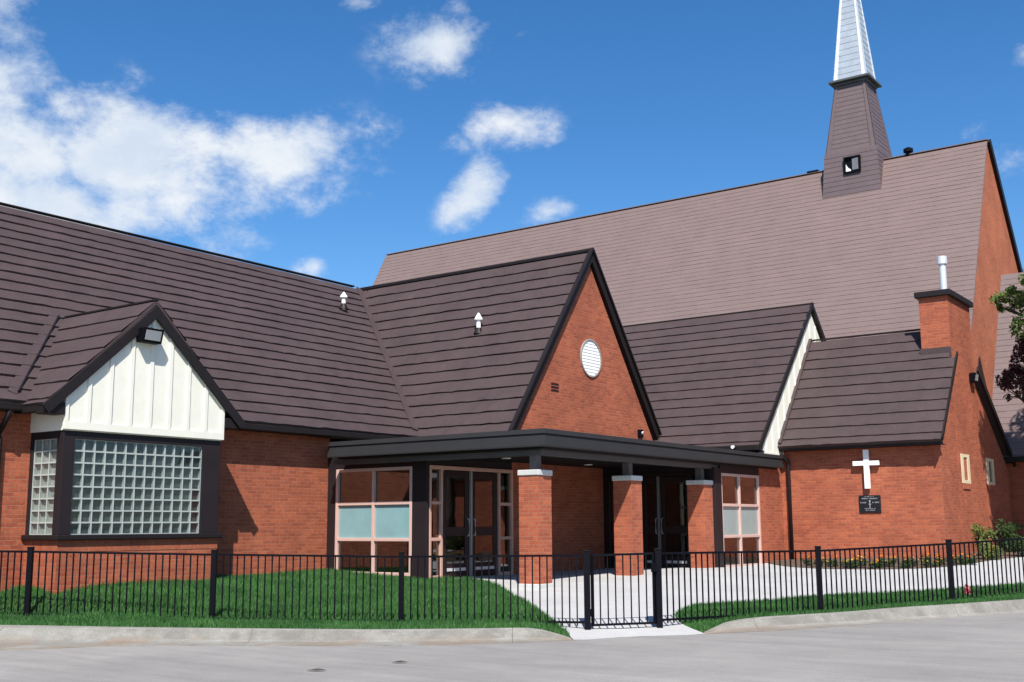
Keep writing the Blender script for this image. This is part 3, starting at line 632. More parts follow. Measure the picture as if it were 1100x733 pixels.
vent_pipe(ent, -16.66, 21.53, 5.80, .42)
# window facing the lawn, under the porch edge
m = MB(); m.box(-17.195, -16.95, 17.06, 17.3, -1, 2.36); m.box(-14.86, EX - .002, 17.06, 17.12, -1, 2.36); m.box(EX - .12, EX + .02, 17.058, 17.14, -1, 2.36); m.box(-16.95, -14.86, 17.08, 17.3, -1, .12); m.box(-17.195, EX - .002, 17.062, 17.2, 2.262, 2.44); m.box(EX - .2, EX - .01, 17.14, 23.66, 2.277, 2.44); m.build('corner_panel', WALLBROWN, ent, bevel=.006)
window_grid(ent, 'Y', 17.1, -16.95, -14.86, .12, 2.26, [-15.90], [.825, 1.545], SPANDREL)
# double door with side lights
m = MB(); h = .032
ys = [(17.14, 17.20), (17.49, 17.55), (19.40, 19.46), (19.86, 19.92)]
for a, b in ys: m.box(EX - .08, EX + .03, a, b, -.1, 2.20)
m.box(EX - .08, EX + .032, 17.14, 19.92, 2.201, 2.275)
for a, b in ((17.20, 17.49), (19.46, 19.86)):
    for z in (1.54, .83): m.box(EX - .078, EX + .026, a, b, z - h, z + h)
    m.box(EX - .078, EX + .026, a, b, -.1, .13)
dfr = m.build('door_frame', plain('shaded_salmon_frame', (.52, .31, .25), .45), ent, bevel=.006)  # salmon frame colour darkened to carry the porch shade
m = MB(); m.box(EX - .07, EX + .035, 18.435, 18.49, -.1, 2.2); m.build('centre_post', plain('dull_steel', (.30, .29, .29), .4, .2), dfr)
for a, b in ((17.20, 17.49), (19.46, 19.86)):
    for c, d in ((.13, .798), (.862, 1.508), (1.572, 2.2)):
        m = MB(); m.box(EX - .035, EX - .027, a, b, c, d); m.build('pane', GLASS, dfr)
def door_leaf(root, axis, at, u0, u1, z0, z1, hand, stile=.13, mid=.98):
    def bx(mb, ua, ub, za, zb, d0, d1):
        if axis == 'X': mb.box(at + d0, at + d1, ua, ub, za, zb)
        else: mb.box(ua, ub, at - d1, at - d0, za, zb)
    m = MB(); bx(m, u0, u0 + stile, z0, z1, -.05, -.005); bx(m, u1 - stile, u1, z0, z1, -.05, -.005)
    for za, zb in ((z0, z0 + .28), (mid - .09, mid + .09), (z1 - .14, z1)): bx(m, u0 + stile, u1 - stile, za, zb, -.048, -.007)
    d = m.build('door', DOORBROWN, root, bevel=.005)
    m = MB(); bx(m, u0 + stile, u1 - stile, z0 + .28, mid - .09, -.03, -.022); bx(m, u0 + stile, u1 - stile, mid + .09, z1 - .14, -.03, -.022); m.build('pane', DGLASS, d)
    hu = u0 + stile * .5 if hand < 0 else u1 - stile * .5
    m = MB(); n_ = 1 if axis == 'X' else -1
    P = (lambda u, z, o: (at + o, u, z)) if axis == 'X' else (lambda u, z, o: (u, at - o, z))
    m.tube([P(hu, .88, -.005), P(hu, .9, .05), P(hu, 1.22, .05), P(hu, 1.24, -.005)], .012, 8); m.build('handle', STEEL, d, smooth=True)
    m = MB(); bx(m, u0 + stile, u1 - stile, z0 + .13, z0 + .19, -.006, .012); m.build('kick_strip', STEEL, d)
    return d
door_leaf(ent, 'X', EX, 17.56, 18.43, .07, 2.19, 1)
door_leaf(ent, 'X', EX, 18.50, 19.39, .07, 2.19, -1)
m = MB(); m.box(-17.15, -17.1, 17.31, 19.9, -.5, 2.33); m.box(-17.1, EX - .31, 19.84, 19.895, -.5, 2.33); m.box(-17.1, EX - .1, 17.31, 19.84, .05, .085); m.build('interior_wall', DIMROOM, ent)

# ------------------------------------------------------------------ side wing (white boarded gable, doors under the porch)
TX = -11.5; DY = 23.7
sw = thing('side_wing', 'lower brown roofed wing with a cream boarded gable right of the steep brick gable', 'building', (TX, 26.5, 0))
m = MB(); m.box(TX - .3, TX, 26.07, 27.395, -1, 2.72); m.box(-14.45, TX - .302, 26.12, 26.4, 2.3, 2.98)
m.prism([(TX - .1, 27.4, 2.73), (TX - .1, 33.0, 2.73), (TX - .1, 33.0, -1), (TX - .1, 27.4, -1)], (-.2, 0, 0))
m.build('wall', BRICK, sw)
m = MB(); m.prism([(TX + .10, 26.12, 2.74), (TX + .10, 33.1, 2.74), (TX + .10, 33.1, 3.1), (TX + .10, 29.62, 6.92), (TX + .10, 26.12, 3.14)], (-.12, 0, 0)); m.build('gable_siding', CREAM, sw)
m = MB(); m.box(TX + .101, TX + .122, 26.12, 27.07, 2.74, 2.84)
for k in range(12):
    y = 26.35 + k * .4; top = min(2.95 + 1.08 * (y - 25.9), 2.95 + 1.08 * (33.34 - y)) - .12
    m.box(TX + .101, TX + .118, y - .035, y + .035, 2.841, top)
m.build('batten', CREAM, sw)
r = MB(); TZ = 2.94; L_ = (29.62 - 25.86) * math.hypot(1, 1.08)
courses(r, (-18.6, 25.86, TZ), (-11.31, 25.86, TZ), (0, 1, 1.08), L_, .36, .032)
r.prism([(-18.6, 33.38, TZ), (-11.31, 33.38, TZ), (-11.31, 29.62, TZ + 1.08 * 3.76), (-18.6, 29.62, TZ + 1.08 * 3.76)], (0, .05, .05))
troof = r.build('roof', ROOF, sw)
m = MB(); m.obox((-18.6, 29.62, 7.07), (-11.28, 29.62, 7.07), .10, .035); m.build('ridge_cap', DARK, troof)
ap = Vector((-11.30, 29.62, 7.09))
for sy, yy in ((-1, 25.80), (1, 33.44)):
    q = MB(); foot = Vector((-11.30 + .001 * sy, yy, 2.95)); q.prism([foot, foot + Vector((0, 0, .1)), ap + Vector((.001 * sy, 0, .02)), ap + Vector((.001 * sy, 0, -.15)), foot + Vector((0, 0, -.07))], (-.05, 0, 0)); q.build('bargeboard', DARK, sw)
m = MB(); m.box(-14.3, -11.36, 25.76, 25.86, 2.86, 3.0); m.build('gutter', DARK, sw, bevel=.02)
m = MB(); m.box(-14.4, -11.36, 25.86, 26.11, 2.84, 2.865); m.build('soffit', SOFFIT, sw)
m = MB(); m.box(-14.4, -11.53, 26.06, 26.1, 2.6, 2.838); m.build('eave_shade_strip', SOFFIT, sw)  # dark strip standing in for the shaded brick below the eave
m = MB(); m.box(TX - .25, TX + .01, 23.58, 23.93, -1, 2.36); m.box(TX - .2, TX - .04, 23.93, 26.06, -1, .098); m.box(TX - .2, TX - .02, 23.94, 26.06, 2.262, 2.44); m.box(EX + .003, TX - .26, DY - .03, DY + .2, 2.281, 2.44); m.build('corner_panel', WALLBROWN, sw, bevel=.006)
window_grid(sw, 'X', TX - .06, 23.94, 26.06, .10, 2.26, [24.94], [.815, 1.53], SPANDREL2)

m = MB()
for a, b in ((EX + .005, -14.33), (-13.50, -13.44), (-12.2, -12.14), (-11.8, TX - .26)): m.box(a, b, DY - .04, DY + .08, -.1, 2.21)
m.box(EX + .005, TX - .26, DY - .042, DY + .08, 2.211, 2.28)
dfr2 = m.build('door_frame', DOORBROWN, sw, bevel=.005)
m = MB(); m.box(-13.02, -12.97, DY - .05, DY + .06, -.1, 2.21); m.build('centre_post', plain('dull_post', (.16, .15, .15), .4), dfr2)
for a, b in ((-14.33, -13.50), (-12.14, -11.8)): m = MB(); m.box(a, b, DY, DY + .008, -.1, 2.21); m.build('pane', DGLASS, dfr2)
door_leaf(sw, 'Y', DY, -13.435, -13.025, .08, 2.2, 1, .09); door_leaf(sw, 'Y', DY, -12.965, -12.205, .08, 2.2, -1, .1)
m = MB(); m.box(-14.44, -14.4, 24.0, 27.2, -.5, 2.33); m.box(-14.4, TX - .31, 27.2, 27.24, -.5, 2.33); m.box(-14.4, TX - .31, 24.0, 27.2, .06, .10); m.build('interior_wall', INTERIOR, sw)

# ------------------------------------------------------------------ porch canopy
can = thing('porch_canopy', 'flat charcoal porch canopy carried on three brick pillars at the entrance', 'canopy', (-14, 21, 2.3))
FX, FY_ = -11.25, 16.45
def fascia_run(p0, p1, outv):
    p0 = Vector(p0); p1 = Vector(p1); o = Vector(outv)
    pr = [(0, 2.47), (.0, 2.50), (-.045, 2.695), (-.02, 2.70), (-.035, 2.785), (-.14, 2.80), (-.14, 2.47)]
    return p0, p1, o, pr
m = MB()   # fascia: mitred L, profile leaning in towards the top
pr = [(0, 2.47), (0, 2.495), (-.05, 2.695), (-.02, 2.70), (-.04, 2.785), (-.16, 2.795), (-.16, 2.47)]
vs = []
for (o, z) in pr: vs.append((-16.62 - o * .8, FY_ - o, z))
for (o, z) in pr: vs.append((FX + o, FY_ - o, z))
for (o, z) in pr: vs.append((FX + o, 27.02 + o * .8, z))
k = len(pr); fs = []
for i in range(2):
    for j in range(k): j2 = (j + 1) % k; a = i * k; fs.append((a + j, a + k + j, a + k + j2, a + j2))
fs.append(tuple(range(k))); fs.append(tuple(2 * k + j for j in range(k))[::-1])
m.add(vs, fs); m.build('fascia', FASCIA, can)
m = MB(); m.box(-16.48, FX - .165, FY_ + .165, 17.058, 2.44, 2.76); m.box(-17.19, FX - .165, 17.06, 19.86, 2.44, 2.76); m.box(EX + .01, FX - .165, 19.862, 27.0, 2.44, 2.76)
m.build('soffit', SOFFIT, can)
m = MB(); m.box(-16.75, -11.57, 16.77, 16.93, 2.338, 2.438); m.box(-11.73, -11.57, 16.931, 27.0, 2.338, 2.438); m.build('edge_beam', BEAM, can)
for x, y in ((-13.64, 18.54), (-12.34, 18.57), (-13.74, 21.8), (-12.41, 21.63), (-12.4, 24.0)):
    m = MB(); m.tube([(x, y, 2.439), (x, y, 2.425)], [.10, .095], 20); m.build('downlight', plain('downlight_glass', (.75, .74, .68), .3) if 'downlight_glass' not in MATS else MATS['downlight_glass'], can)
def pillar(y, zb, plinth):
    labels = {0: 'brick pillar on a concrete plinth at the outer corner of the porch', 1: 'middle brick pillar of the porch in front of the dark doors', 2: 'brick pillar nearest the cross, beside the tall salmon framed window'}
    i = {True: 0}.get(plinth, 1 if y < 21 else 2)
    p = thing('brick_pillar', labels[i], 'pillar', (-11.76, y + .21, zb), 'brick pillars under the porch canopy')
    a, b = -11.97, -11.55
    m = MB(); m.box(a, b, y, y + .42, zb - .6, 1.975); m.build('shaft', BRICK, p)
    m = MB(); m.box(a - .02, b + .02, y - .02, y + .44, 1.975, 2.075); m.build('stone_cap', STONE, p, bevel=.012)
    m = MB(); m.box(-11.83, -11.68, y + .14, y + .29, 2.075, 2.337); m.build('steel_post', plain('post_grey', (.10, .085, .085), .5) if 'post_grey' not in MATS else MATS['post_grey'], p)
    if plinth: m = MB(); m.box(a - .012, b + .012, y - .012, y + .432, zb - .6, zb + .085); m.build('plinth', STONE, p, bevel=.01)
pillar(16.65, -.01, True); pillar(19.93, .10, False); pillar(23.15, .14, False)

# ------------------------------------------------------------------ chapel
CX0, CX1, CY = -11.5, -7.55, 27.4
cha = thing('chapel', 'small brick chapel with a chimney, the white cross on its front wall', 'building', (-9.5, CY, 0.2))
m = MB(); m.box(CX0, CX1 - .302, CY, CY + .3, -1, 3.0)
m.prism([(CX1, CY, -1), (CX1, 34.05, -1), (CX1, 34.05, 2.6), (CX1, 33.9, 2.62), (CX1, 29.5, 5.8), (CX1, CY, 3.2)], (-.3, 0, 0))
m.build('wall', BRICK, cha)
r = MB(); CZ = 2.96; CS = 1.22; L_ = (29.5 - 27.07) * math.hypot(1, CS)
courses(r, (CX0 + .03, 27.07, CZ), (-7.57, 27.07, CZ), (0, 1, CS), L_, .36, .032)
courses(r, (-7.57, 27.07, CZ), (-7.39, 27.07, CZ), (0, 1, CS), L_ - 3 * .36, .36, .032)
zr_ = CZ + CS * 2.43
r.prism([(CX0 + .03, 29.5, zr_), (-8.0, 29.5, zr_), (-8.0, 31.0, zr_ - 1.5 * (zr_ - 2.66) / 4.7), (-7.41, 31.0, zr_ - 1.5 * (zr_ - 2.66) / 4.7), (-7.41, 34.2, 2.66), (CX0 + .03, 34.2, 2.66)], (0, .04, .06))
croof = r.build('roof', ROOF, cha)
m = MB(); m.obox((CX0 + .03, 29.5, zr_ + .10), (-8.3, 29.5, zr_ + .10), .10, .035); m.build('ridge_cap', DARK, croof)
m = MB(); m.obox((-7.375, 27.02, CZ + .06), (-7.375, 28.84, CZ + .06 + CS * 1.82), .03, .10, (0, -CS, 1)); m.build('verge_trim', DARK, cha)
m = MB(); m.obox((CX0 + .13, 27.06, CZ + .11), (CX0 + .13, 29.5, CZ + .11 + CS * 2.44), .10, .10, (0, -CS, 1)); m.build('verge_flashing', ROOF, cha)
m = MB(); m.obox((-7.40, 27.02, CZ - .03), (-7.40, 28.84, CZ - .03 + CS * 1.82), .03, .03, (0, -CS, 1)); m.build('verge_trim', DARK, cha)
m = MB(); m.obox((-7.39, 30.75, 5.05), (-7.39, 34.2, 2.66), .05, .15, (0, .7, 1)); m.build('verge_trim', DARK, cha)
m = MB(); m.box(CX0 + .02, -7.40, 27.085, 27.17, 2.90, 3.01); m.build('gutter', DARK, cha, bevel=.02)
m = MB(); m.box(CX0 + .02, -7.42, 27.171, CY - .002, 2.90, 2.92); m.build('soffit', SOFFIT, cha)
downpipe(cha, [(-11.40, 27.12, 2.92), (-11.36, 27.13, 2.80), (-11.27, 27.31, 2.62), (-11.27, 27.33, 2.5), (-11.27, 27.33, .1)], .05)
m = MB(); m.box(-8.25, CX1 + .012, 28.9, 30.95, -1, 6.72); chim = m.build('chimney', BRICK, cha)
m = MB(); m.box(-8.33, CX1 + .10, 28.80, 31.05, 6.721, 6.87); m.build('chimney_cap', DARK, chim, bevel=.015)
m = MB(); m.box(-8.28, CX1 + .016, 28.86, 28.898, 5.0, 5.42); m.build('flashing', ROOF, chim)
m = MB(); m.tube([(-7.82, 29.7, 6.86), (-7.82, 29.7, 6.95)], [.16, .10], 16); m.tube([(-7.82, 29.7, 6.9), (-7.82, 29.7, 7.72)], .085, 16); m.tube([(-7.82, 29.7, 7.70), (-7.82, 29.7, 7.90)], .125, 16); m.build('flue', STEEL, chim, smooth=False)
for y0, y1, z0, z1 in ((29.10, 29.85, 2.06, 2.78), (31.55, 32.3, 2.08, 2.78)):
    m = MB(); x = CX1 + .03 ; x0 = CX1 - .02
    m.box(x0, x, y0, y0 + .2, z0, z1); m.box(x0, x, y1 - .2, y1, z0, z1); m.box(x0, x, y0 + .2, y1 - .2, z0, z0 + .08); m.box(x0, x, y0 + .2, y1 - .2, z1 - .08, z1)
    w = m.build('slit_window', TAN, cha)
    m = MB(); m.box(CX1 + .001, CX1 + .006, y0 + .2, y1 - .2, z0 + .08, z1 - .08); m.build('pane', plain('slit_pane', (.16, .14, .10), .15) if 'slit_pane' not in MATS else MATS['slit_pane'], w)
    m = MB(); m.box(CX1 + .001, CX1 + .04, y0 + .05, y1 - .05, z0 - .14, z0 - .002); m.build('sill', SOLDIER, w)

# ------------------------------------------------------------------ nave and steeple
NX = -9.2; NY, NZ = 41.95, 14.68
nav = thing('church_nave', 'tall church nave with a huge faded brown roof, its brick gable at the right', 'building', (-24, 42, 0))
m = MB()
m.prism([(NX, 36.35, -1), (NX, 50.5, -1), (NX, 50.5, 4.6), (NX, NY, NZ - .1), (NX, 36.35, 4.5)], (-.4, 0, 0))
m.prism([(-38.0, 36.35, -1), (-38.0, 50.5, -1), (-38.0, 50.5, 4.6), (-38.0, NY, NZ - .1), (-38.0, 36.35, 4.5)], (-.4, 0, 0))
m.box(-38.0, NX - .402, 36.35, 36.7, -1, 4.3); m.box(-38.0, NX - .402, 50.1, 50.5, -1, 4.4)
m.build('wall', brick_mat('far_brick', (.47, .125, .055), (.36, .09, .04), (.45, .24, .15)), nav)
r = MB(); NS = 1.8; yl = 10.4 / NS; L_ = yl * math.hypot(1, NS)
courses(r, (-38.4, NY - yl, NZ - 10.4), (NX + .02, NY - yl, NZ - 10.4), (0, 1, NS), L_, .215, .010, .006, seg=.3)
r.prism([(-38.4, NY, NZ), (NX + .02, NY, NZ), (NX + .02, 51.0, NZ - 10.4), (-38.4, 51.0, NZ - 10.4)], (0, .06, .08))
nroof = r.build('roof', NAVE_ROOF, nav)
m = MB(); m.obox((-38.4, NY, NZ + .10), (NX + .03, NY, NZ + .10), .16, .03); m.build('ridge_cap', NAVE_ROOF, nroof)
m = MB(); m.obox((NX + .08, NY, NZ + .05), (NX + .06, 51.0, NZ - 10.35), .09, .24, (0, 1, .9)); m.build('verge_trim', DARK, nav)
m = MB(); x = -12.0; m.tube([(x, NY, NZ + .08), (x, NY, NZ + .22)], .10, 10); m.tube([(x, NY, NZ + .2), (x, NY, NZ + .32), (x, NY, NZ + .38)], [.18, .18, .08], 12); m.build('roof_vent', BLACK, nav)
m = MB(); m.box(-15.95, -15.5, NY - .1, NY + .1, NZ + .13, NZ + .18); m.build('roof_vent', BLACK, nav)

stp = thing('steeple', 'brown clad steeple with a pale metal spire straddling the big church roof', 'steeple', (-13.98, NY, 13))
SC = (-13.98, NY + .35)
def lapped(mb, h0, z0, h1, z1, n, lap=.018):
    for i in range(n):
        a = i / n; b = (i + 1) / n; ha = h0 + (h1 - h0) * a + lap; hb = h0 + (h1 - h0) * b + .002; za = z0 + (z1 - z0) * a; zb = z0 + (z1 - z0) * b
        vs = [(SC[0] + sx * hh, SC[1] + sy * hh, z) for hh, z in ((ha - lap - .01, za), (ha, za), (hb, zb)) for sx, sy in ((-1, -1), (1, -1), (1, 1), (-1, 1))]
        fs = []
        for k in range(2):
            for j in range(4): j2 = (j + 1) % 4; fs.append((4 * k + j, 4 * k + j2, 4 * k + 4 + j2, 4 * k + 4 + j))
        if i == n - 1: fs.append((8, 9, 10, 11))
        mb.add(vs, fs)
def corner_trim(mb, h0, z0, h1, z1, w0, w1, t, sides):
    for sx, sy in sides:
        for ax in (0, 1):
            def P(h, z, w, o):
                if ax == 0: return (SC[0] + sx * (h + t - w), SC[1] + sy * (h + t * o), z)
                return (SC[0] + sx * (h + t * o), SC[1] + sy * (h + t - w), z)
            q = [P(h0, z0, 0, 1), P(h0, z0, w0, 1), P(h1, z1, w1, 1), P(h1, z1, 0, 1)]
            off = (0, -sy * t, 0) if ax == 0 else (-sx * t, 0, 0)
            mb.prism(q, off)
ALL4 = ((-1, -1), (1, -1), (1, 1), (-1, 1))
m = MB(); lapped(m, 1.22, 11.9, 1.01, 15.2, 17, .012); m.build('tower_base', TOWER, stp)
m = MB(); lapped(m, .95, 15.2, .57, 18.07, 15, .012); tw = m.build('tower', TOWER, stp)
m = MB(); corner_trim(m, .95, 15.2, .57, 18.05, .20, .13, .035, ALL4); m.build('corner_board', TOWER, tw)
m = MB()
for h, z0, z1 in ((.66, 18.0, 18.1), (.80, 18.101, 18.2)): m.box(SC[0] - h, SC[0] + h, SC[1] - h, SC[1] + h, z0, z1)
m.build('cornice', plain('cornice_grey', (.07, .075, .075), .5), stp, bevel=.02)
m = MB(); lapped(m, .625, 18.2, .004, 24.9, 26, .012); sp_ = m.build('spire', SPIRE, stp)
m = MB(); corner_trim(m, .627, 18.2, .02, 24.75, .16, .03, .02, ALL4); m.build('corner_trim', SPIRETRIM, sp_)
m = MB(); fy = SC[1] - 1.10
m.box(-14.22, -14.16, fy - .06, fy + .1, 14.26, 14.90); m.box(-13.64, -13.58, fy - .06, fy + .1, 14.26, 14.90); m.box(-14.16, -13.64, fy - .06, fy + .1, 14.26, 14.32); m.box(-14.16, -13.64, fy - .06, fy + .1, 14.84, 14.90)
lv = m.build('louvre_opening', BLACK, stp)
m = MB(); m.box(-14.16, -13.64, fy + .02, fy + .03, 14.32, 14.84); m.build('opening_back', BLACK, lv)
m = MB(); m.prism([(-13.90, fy - .02, 14.36), (-13.66, fy - .04, 14.36), (-13.66, fy - .04, 14.82), (-13.90, fy - .02, 14.82)], (0, .02, 0)); m.build('open_shutter', plain('grey_shutter', (.16, .16, .18), .5), lv)
m = MB(); m.prism([(-14.15, fy - .02, 14.33), (-13.96, fy - .02, 14.33), (-13.96, fy - .02, 14.39), (-14.07, fy - .02, 14.48), (-14.14, fy - .02, 14.62)], (0, .02, 0)); m.build('bird_mesh', WHITE, lv)

# ------------------------------------------------------------------ annex on the right
ann = thing('annex_building', 'brick annex with a faded brown roof at the right edge, half hidden by trees', 'building', (-3, 34.1, 0))
m = MB(); m.box(-8.9, 7, 34.1, 34.4, -1, 2.85); m.box(-8.9, 7, 40.0, 40.3, -1, 2.85)
m.prism([(7, 34.1, -1), (7, 40.3, -1), (7, 40.3, 2.8), (7, 37.2, 8.4), (7, 34.1, 2.8)], (.3, 0, 0)); m.build('wall', BRICK, ann)
r = MB(); L_ = 3.3 * math.hypot(1, 1.78)
courses(r, (-8.0, 33.8, 2.84), (7.4, 33.8, 2.84), (0, 1, 1.78), L_, .215, .010, .006, seg=.3)
r.prism([(-8.0, 40.4, 2.84), (7.4, 40.4, 2.84), (7.4, 37.1, 2.84 + 3.3 * 1.78), (-8.0, 37.1, 2.84 + 3.3 * 1.78)], (0, .06, .05))
r.prism([(-8.02, 33.9, 2.9), (-8.02, 40.3, 2.9), (-8.02, 37.1, 8.6)], (.03, 0, 0))
r.build('roof', NAVE_ROOF, ann)
m = MB(); m.box(-8.0, 7.4, 33.70, 33.8, 2.76, 2.90); m.build('gutter', DARK, ann)
m = MB(); m.box(-8.0, 7.4, 33.801, 34.098, 2.76, 2.78); m.build('soffit', SOFFIT, ann)

# ------------------------------------------------------------------ lamps, cross and plaque on the walls
def floodlight(loc, face, label, w=.40, h=.24, d=.22, lensy=None):
    """wedge shaped wall pack; face is the outward unit vector (x or -y)"""
    t = thing('floodlight', label, 'wall lamp', loc)
    o = Vector(face); sd = Vector((0, 0, 1)).cross(o); c = Vector(loc)
    prof = [(0, -h / 2), (d * .72, -h / 2), (d, h / 2), (0, h / 2)]
    m = MB(); m.prism([c + o * a + Vector((0, 0, b)) - sd * (w / 2) for a, b in prof], sd * w); m.build('housing', BLACK, t, bevel=.012)
    q0 = c + o * d * .72 + Vector((0, 0, -h / 2)); q1 = c + o * d + Vector((0, 0, h / 2)); a0 = q0.lerp(q1, .16); a1 = q0.lerp(q1, .84); n_ = (a1 - a0).cross(sd).normalized()
    if n_.dot(o) < 0: n_ = -n_
    m = MB(); m.prism([a0 - sd * (w * .38), a0 + sd * (w * .38), a1 + sd * (w * .38), a1 - sd * (w * .38)], n_ * .008); m.build('lens', plain('lamp_lens', (.30, .31, .32), .2) if 'lamp_lens' not in MATS else MATS['lamp_lens'], t)
    m = MB(); m.prism([c + Vector((0, 0, -h * .3)) - sd * .05 - o * .03, c + Vector((0, 0, -h * .3)) + sd * .05 - o * .03, c + Vector((0, 0, h * .3)) + sd * .05 - o * .03, c + Vector((0, 0, h * .3)) - sd * .05 - o * .03], o * .03); m.build('bracket', BLACK, t)
    return t
floodlight((-16.225, 11.73, 4.30), (1, 0, 0), 'black floodlight high on the cream gable above the glass block bay')
floodlight((CX1 + .03, 30.55, 4.8), (1, 0, 0), 'black floodlight on the chapel end wall below its chimney', .30, .24, .17)
t = thing('wall_lamp', 'small black lamp at the lower right corner of the steep brick gable', 'wall lamp', (GX, 25.25, 3.4))
m = MB(); m.box(GX - .01, GX + .10, 25.17, 25.31, 3.28, 3.48); m.build('housing', BLACK, t, bevel=.012)
m = MB(); m.tube([(GX + .10, 25.24, 3.40), (GX + .125, 25.24, 3.385)], .038, 12); m.build('lens', WHITE, t)
t = thing('security_lamp', 'small white lamp under the eave left of the cream boarded gable', 'wall lamp', (-11.99, 25.7, 2.96))
m = MB(); m.box(-12.03, -11.95, 25.70, 25.758, 2.93, 3.0); m.build('bracket', DARK, t)
m = MB(); m.tube([(-11.99, 25.71, 2.965), (-11.99, 25.64, 2.955)], [.035, .045], 12); m.build('lamp_head', WHITE, t)

cr_ = thing('wall_cross', 'plain white cross fixed to the brick chapel front above the plaque', 'cross', (-9.28, CY, 2.38))
m = MB(); m.box(-9.335, -9.205, CY - .13, CY - .06, 1.92, 2.86); m.box(-9.60, -9.336, CY - .132, CY - .062, 2.475, 2.585); m.box(-9.204, -8.96, CY - .132, CY - .062, 2.475, 2.585); m.build('cross_arms', WHITE, cr_, bevel=.006)
for z in (2.0, 2.7): m = MB(); m.box(-9.30, -9.24, CY - .06, CY, z, z + .06); m.build('wall_bracket', BLACK, cr_)
pl = thing('wall_plaque', 'black stone plaque with grey engraved lines below the white cross', 'plaque', (-9.26, CY, 1.55))
m = MB(); m.box(-9.525, -9.0, CY - .03, CY - .001, 1.345, 1.765); m.build('slab', BLACKGLOSS, pl, bevel=.006)
m = MB(); yf = CY - .0315; pr_ = random.Random(5)
def marks(x0, x1, z, h):
    x = x0
    while x < x1:
        w = pr_.uniform(.5, .9) * h
        if pr_.random() < .84:
            st = h * .2
            for xx in (x, x + w - st): 
                if pr_.random() < .8: m.box(xx, xx + st, yf, yf + .003, z, z + h)
            zz = z + pr_.choice((0, .4, .8)) * h; m.box(x + st * 1.05, x + w - st * 1.05, yf, yf + .003, zz, zz + st)
        x += w + h * .28
    m.box(x0, x1, yf + .0004, yf + .0034, z + h * .44, z + h * .5)
for q in ((-9.39, -9.15, 1.722, .022), (-9.45, -9.09, 1.672, .030), (-9.49, -9.33, 1.575, .034), (-9.20, -9.04, 1.575, .034), (-9.39, -9.13, 1.435, .022), (-9.38, -9.14, 1.395, .022)):
    m = MB(); marks(*q); m.build('engraved_line', ENGRAVE, pl)
m = MB(); m.box(-9.272, -9.254, yf, yf + .003, 1.46, 1.60); m.box(-9.295, -9.2725, yf, yf + .003, 1.545, 1.56); m.box(-9.2535, -9.231, yf, yf + .003, 1.545, 1.56)
m.tube([(-9.263, yf + .002, 1.625), (-9.263, yf - .001, 1.625)], .022, 12); m.build('engraved_emblem', ENGRAVE, pl)

# ------------------------------------------------------------------ fence and gate
def P3(i): l, d, z = POSTS[i]; x, y = w2(l, d); return Vector((x, y, z))
def fence_post(root, p, s=.037):
    m = MB(); g = gz(p.x, p.y); a = math.atan2(RY[1], RY[0]); c, s_ = math.cos(a) * s, math.sin(a) * s
    q = [(p.x - c + s_, p.y - s_ - c), (p.x + c + s_, p.y + s_ - c), (p.x + c - s_, p.y + s_ + c), (p.x - c - s_, p.y - s_ + c)]
    m.prism([(x, y, g - .3) for x, y in q], (0, 0, p.z - g + .3 - .012)); o = m.build('post', BLACK, root)
    m = MB(); k = 1.12; m.prism([(p.x + (x - p.x) * k, p.y + (y - p.y) * k, p.z - .012) for x, y in q], (0, 0, .02)); m.build('post_cap', BLACK, o, bevel=.004); return o
def panel(root, a, b, name='picket_panel', inset=.038, ba=.03, bb=.03, spacing=.105, pick=.0085):
    d = (b - a); d.z = 0; L = d.length; u = d.normalized()
    A = a + u * inset; B = b - u * inset; A.z = a.z - .065; B.z = b.z - .065
    ga = gz(A.x, A.y); gb = gz(B.x, B.y); m = MB()
    n = int(round((L - 2 * inset) / spacing)); side = Vector((-u.y, u.x, 0))
    za, zb = ga + ba, gb + bb
    if name == 'gate_pickets': za, zb = A.z - .95, B.z - .95
    for i in range(1, n):
        t = i / n; p = A.lerp(B, t); zt = p.z; z0 = za + (zb - za) * t
        q = [p + u * sx * pick + side * sy * pick for sx, sy in ((-1, -1), (1, -1), (1, 1), (-1, 1))]
        m.prism([(v.x, v.y, z0 - (.0 if name == 'gate_pickets' else .05)) for v in q], (0, 0, zt - z0 - .012 + (.0 if name == 'gate_pickets' else .05)))
    o = m.build(name, BLACK, root)
    r_ = MB(); r_.obox(A, B, .03, .03); r_.build('rail', BLACK, o)
    r_ = MB(); r_.obox(Vector((A.x, A.y, za)), Vector((B.x, B.y, zb)), .03, .03); r_.build('rail', BLACK, o)
    return o
fl = thing('picket_fence', 'black metal picket fence along the lawn left of the gate', 'fence', tuple(P3(2)))
for i in range(0, 5): fence_post(fl, P3(i), .042 if i == 4 else .037)
for i in range(0, 4): panel(fl, P3(i), P3(i + 1), bb=.10 if i == 3 else .03)
fr = thing('picket_fence', 'black metal picket fence along the concrete forecourt right of the gate', 'fence', tuple(P3(6)))
for i in range(5, 10): fence_post(fr, P3(i), .042 if i == 5 else .037)
for i in range(5, 9): panel(fr, P3(i), P3(i + 1), ba=.10 if i == 5 else .03)
ga_ = thing('picket_gate', 'narrow black picket gate closed between two posts at the concrete path', 'gate', tuple(P3(4)))
a, b = P3(4), P3(5); u = (b - a).normalized(); a2 = a + u * .075; b2 = b - u * .065; a2.z = a.z - .0; b2.z = b.z - .0
panel(ga_, a2, b2, 'gate_pickets', inset=.0, spacing=.104)
for p in (a2, b2):
    m = MB(); m.obox((p.x, p.y, p.z - 1.03), (p.x, p.y, p.z - .05), .035, .035, (0, 1, 0)); m.build('gate_stile', BLACK, ga_)
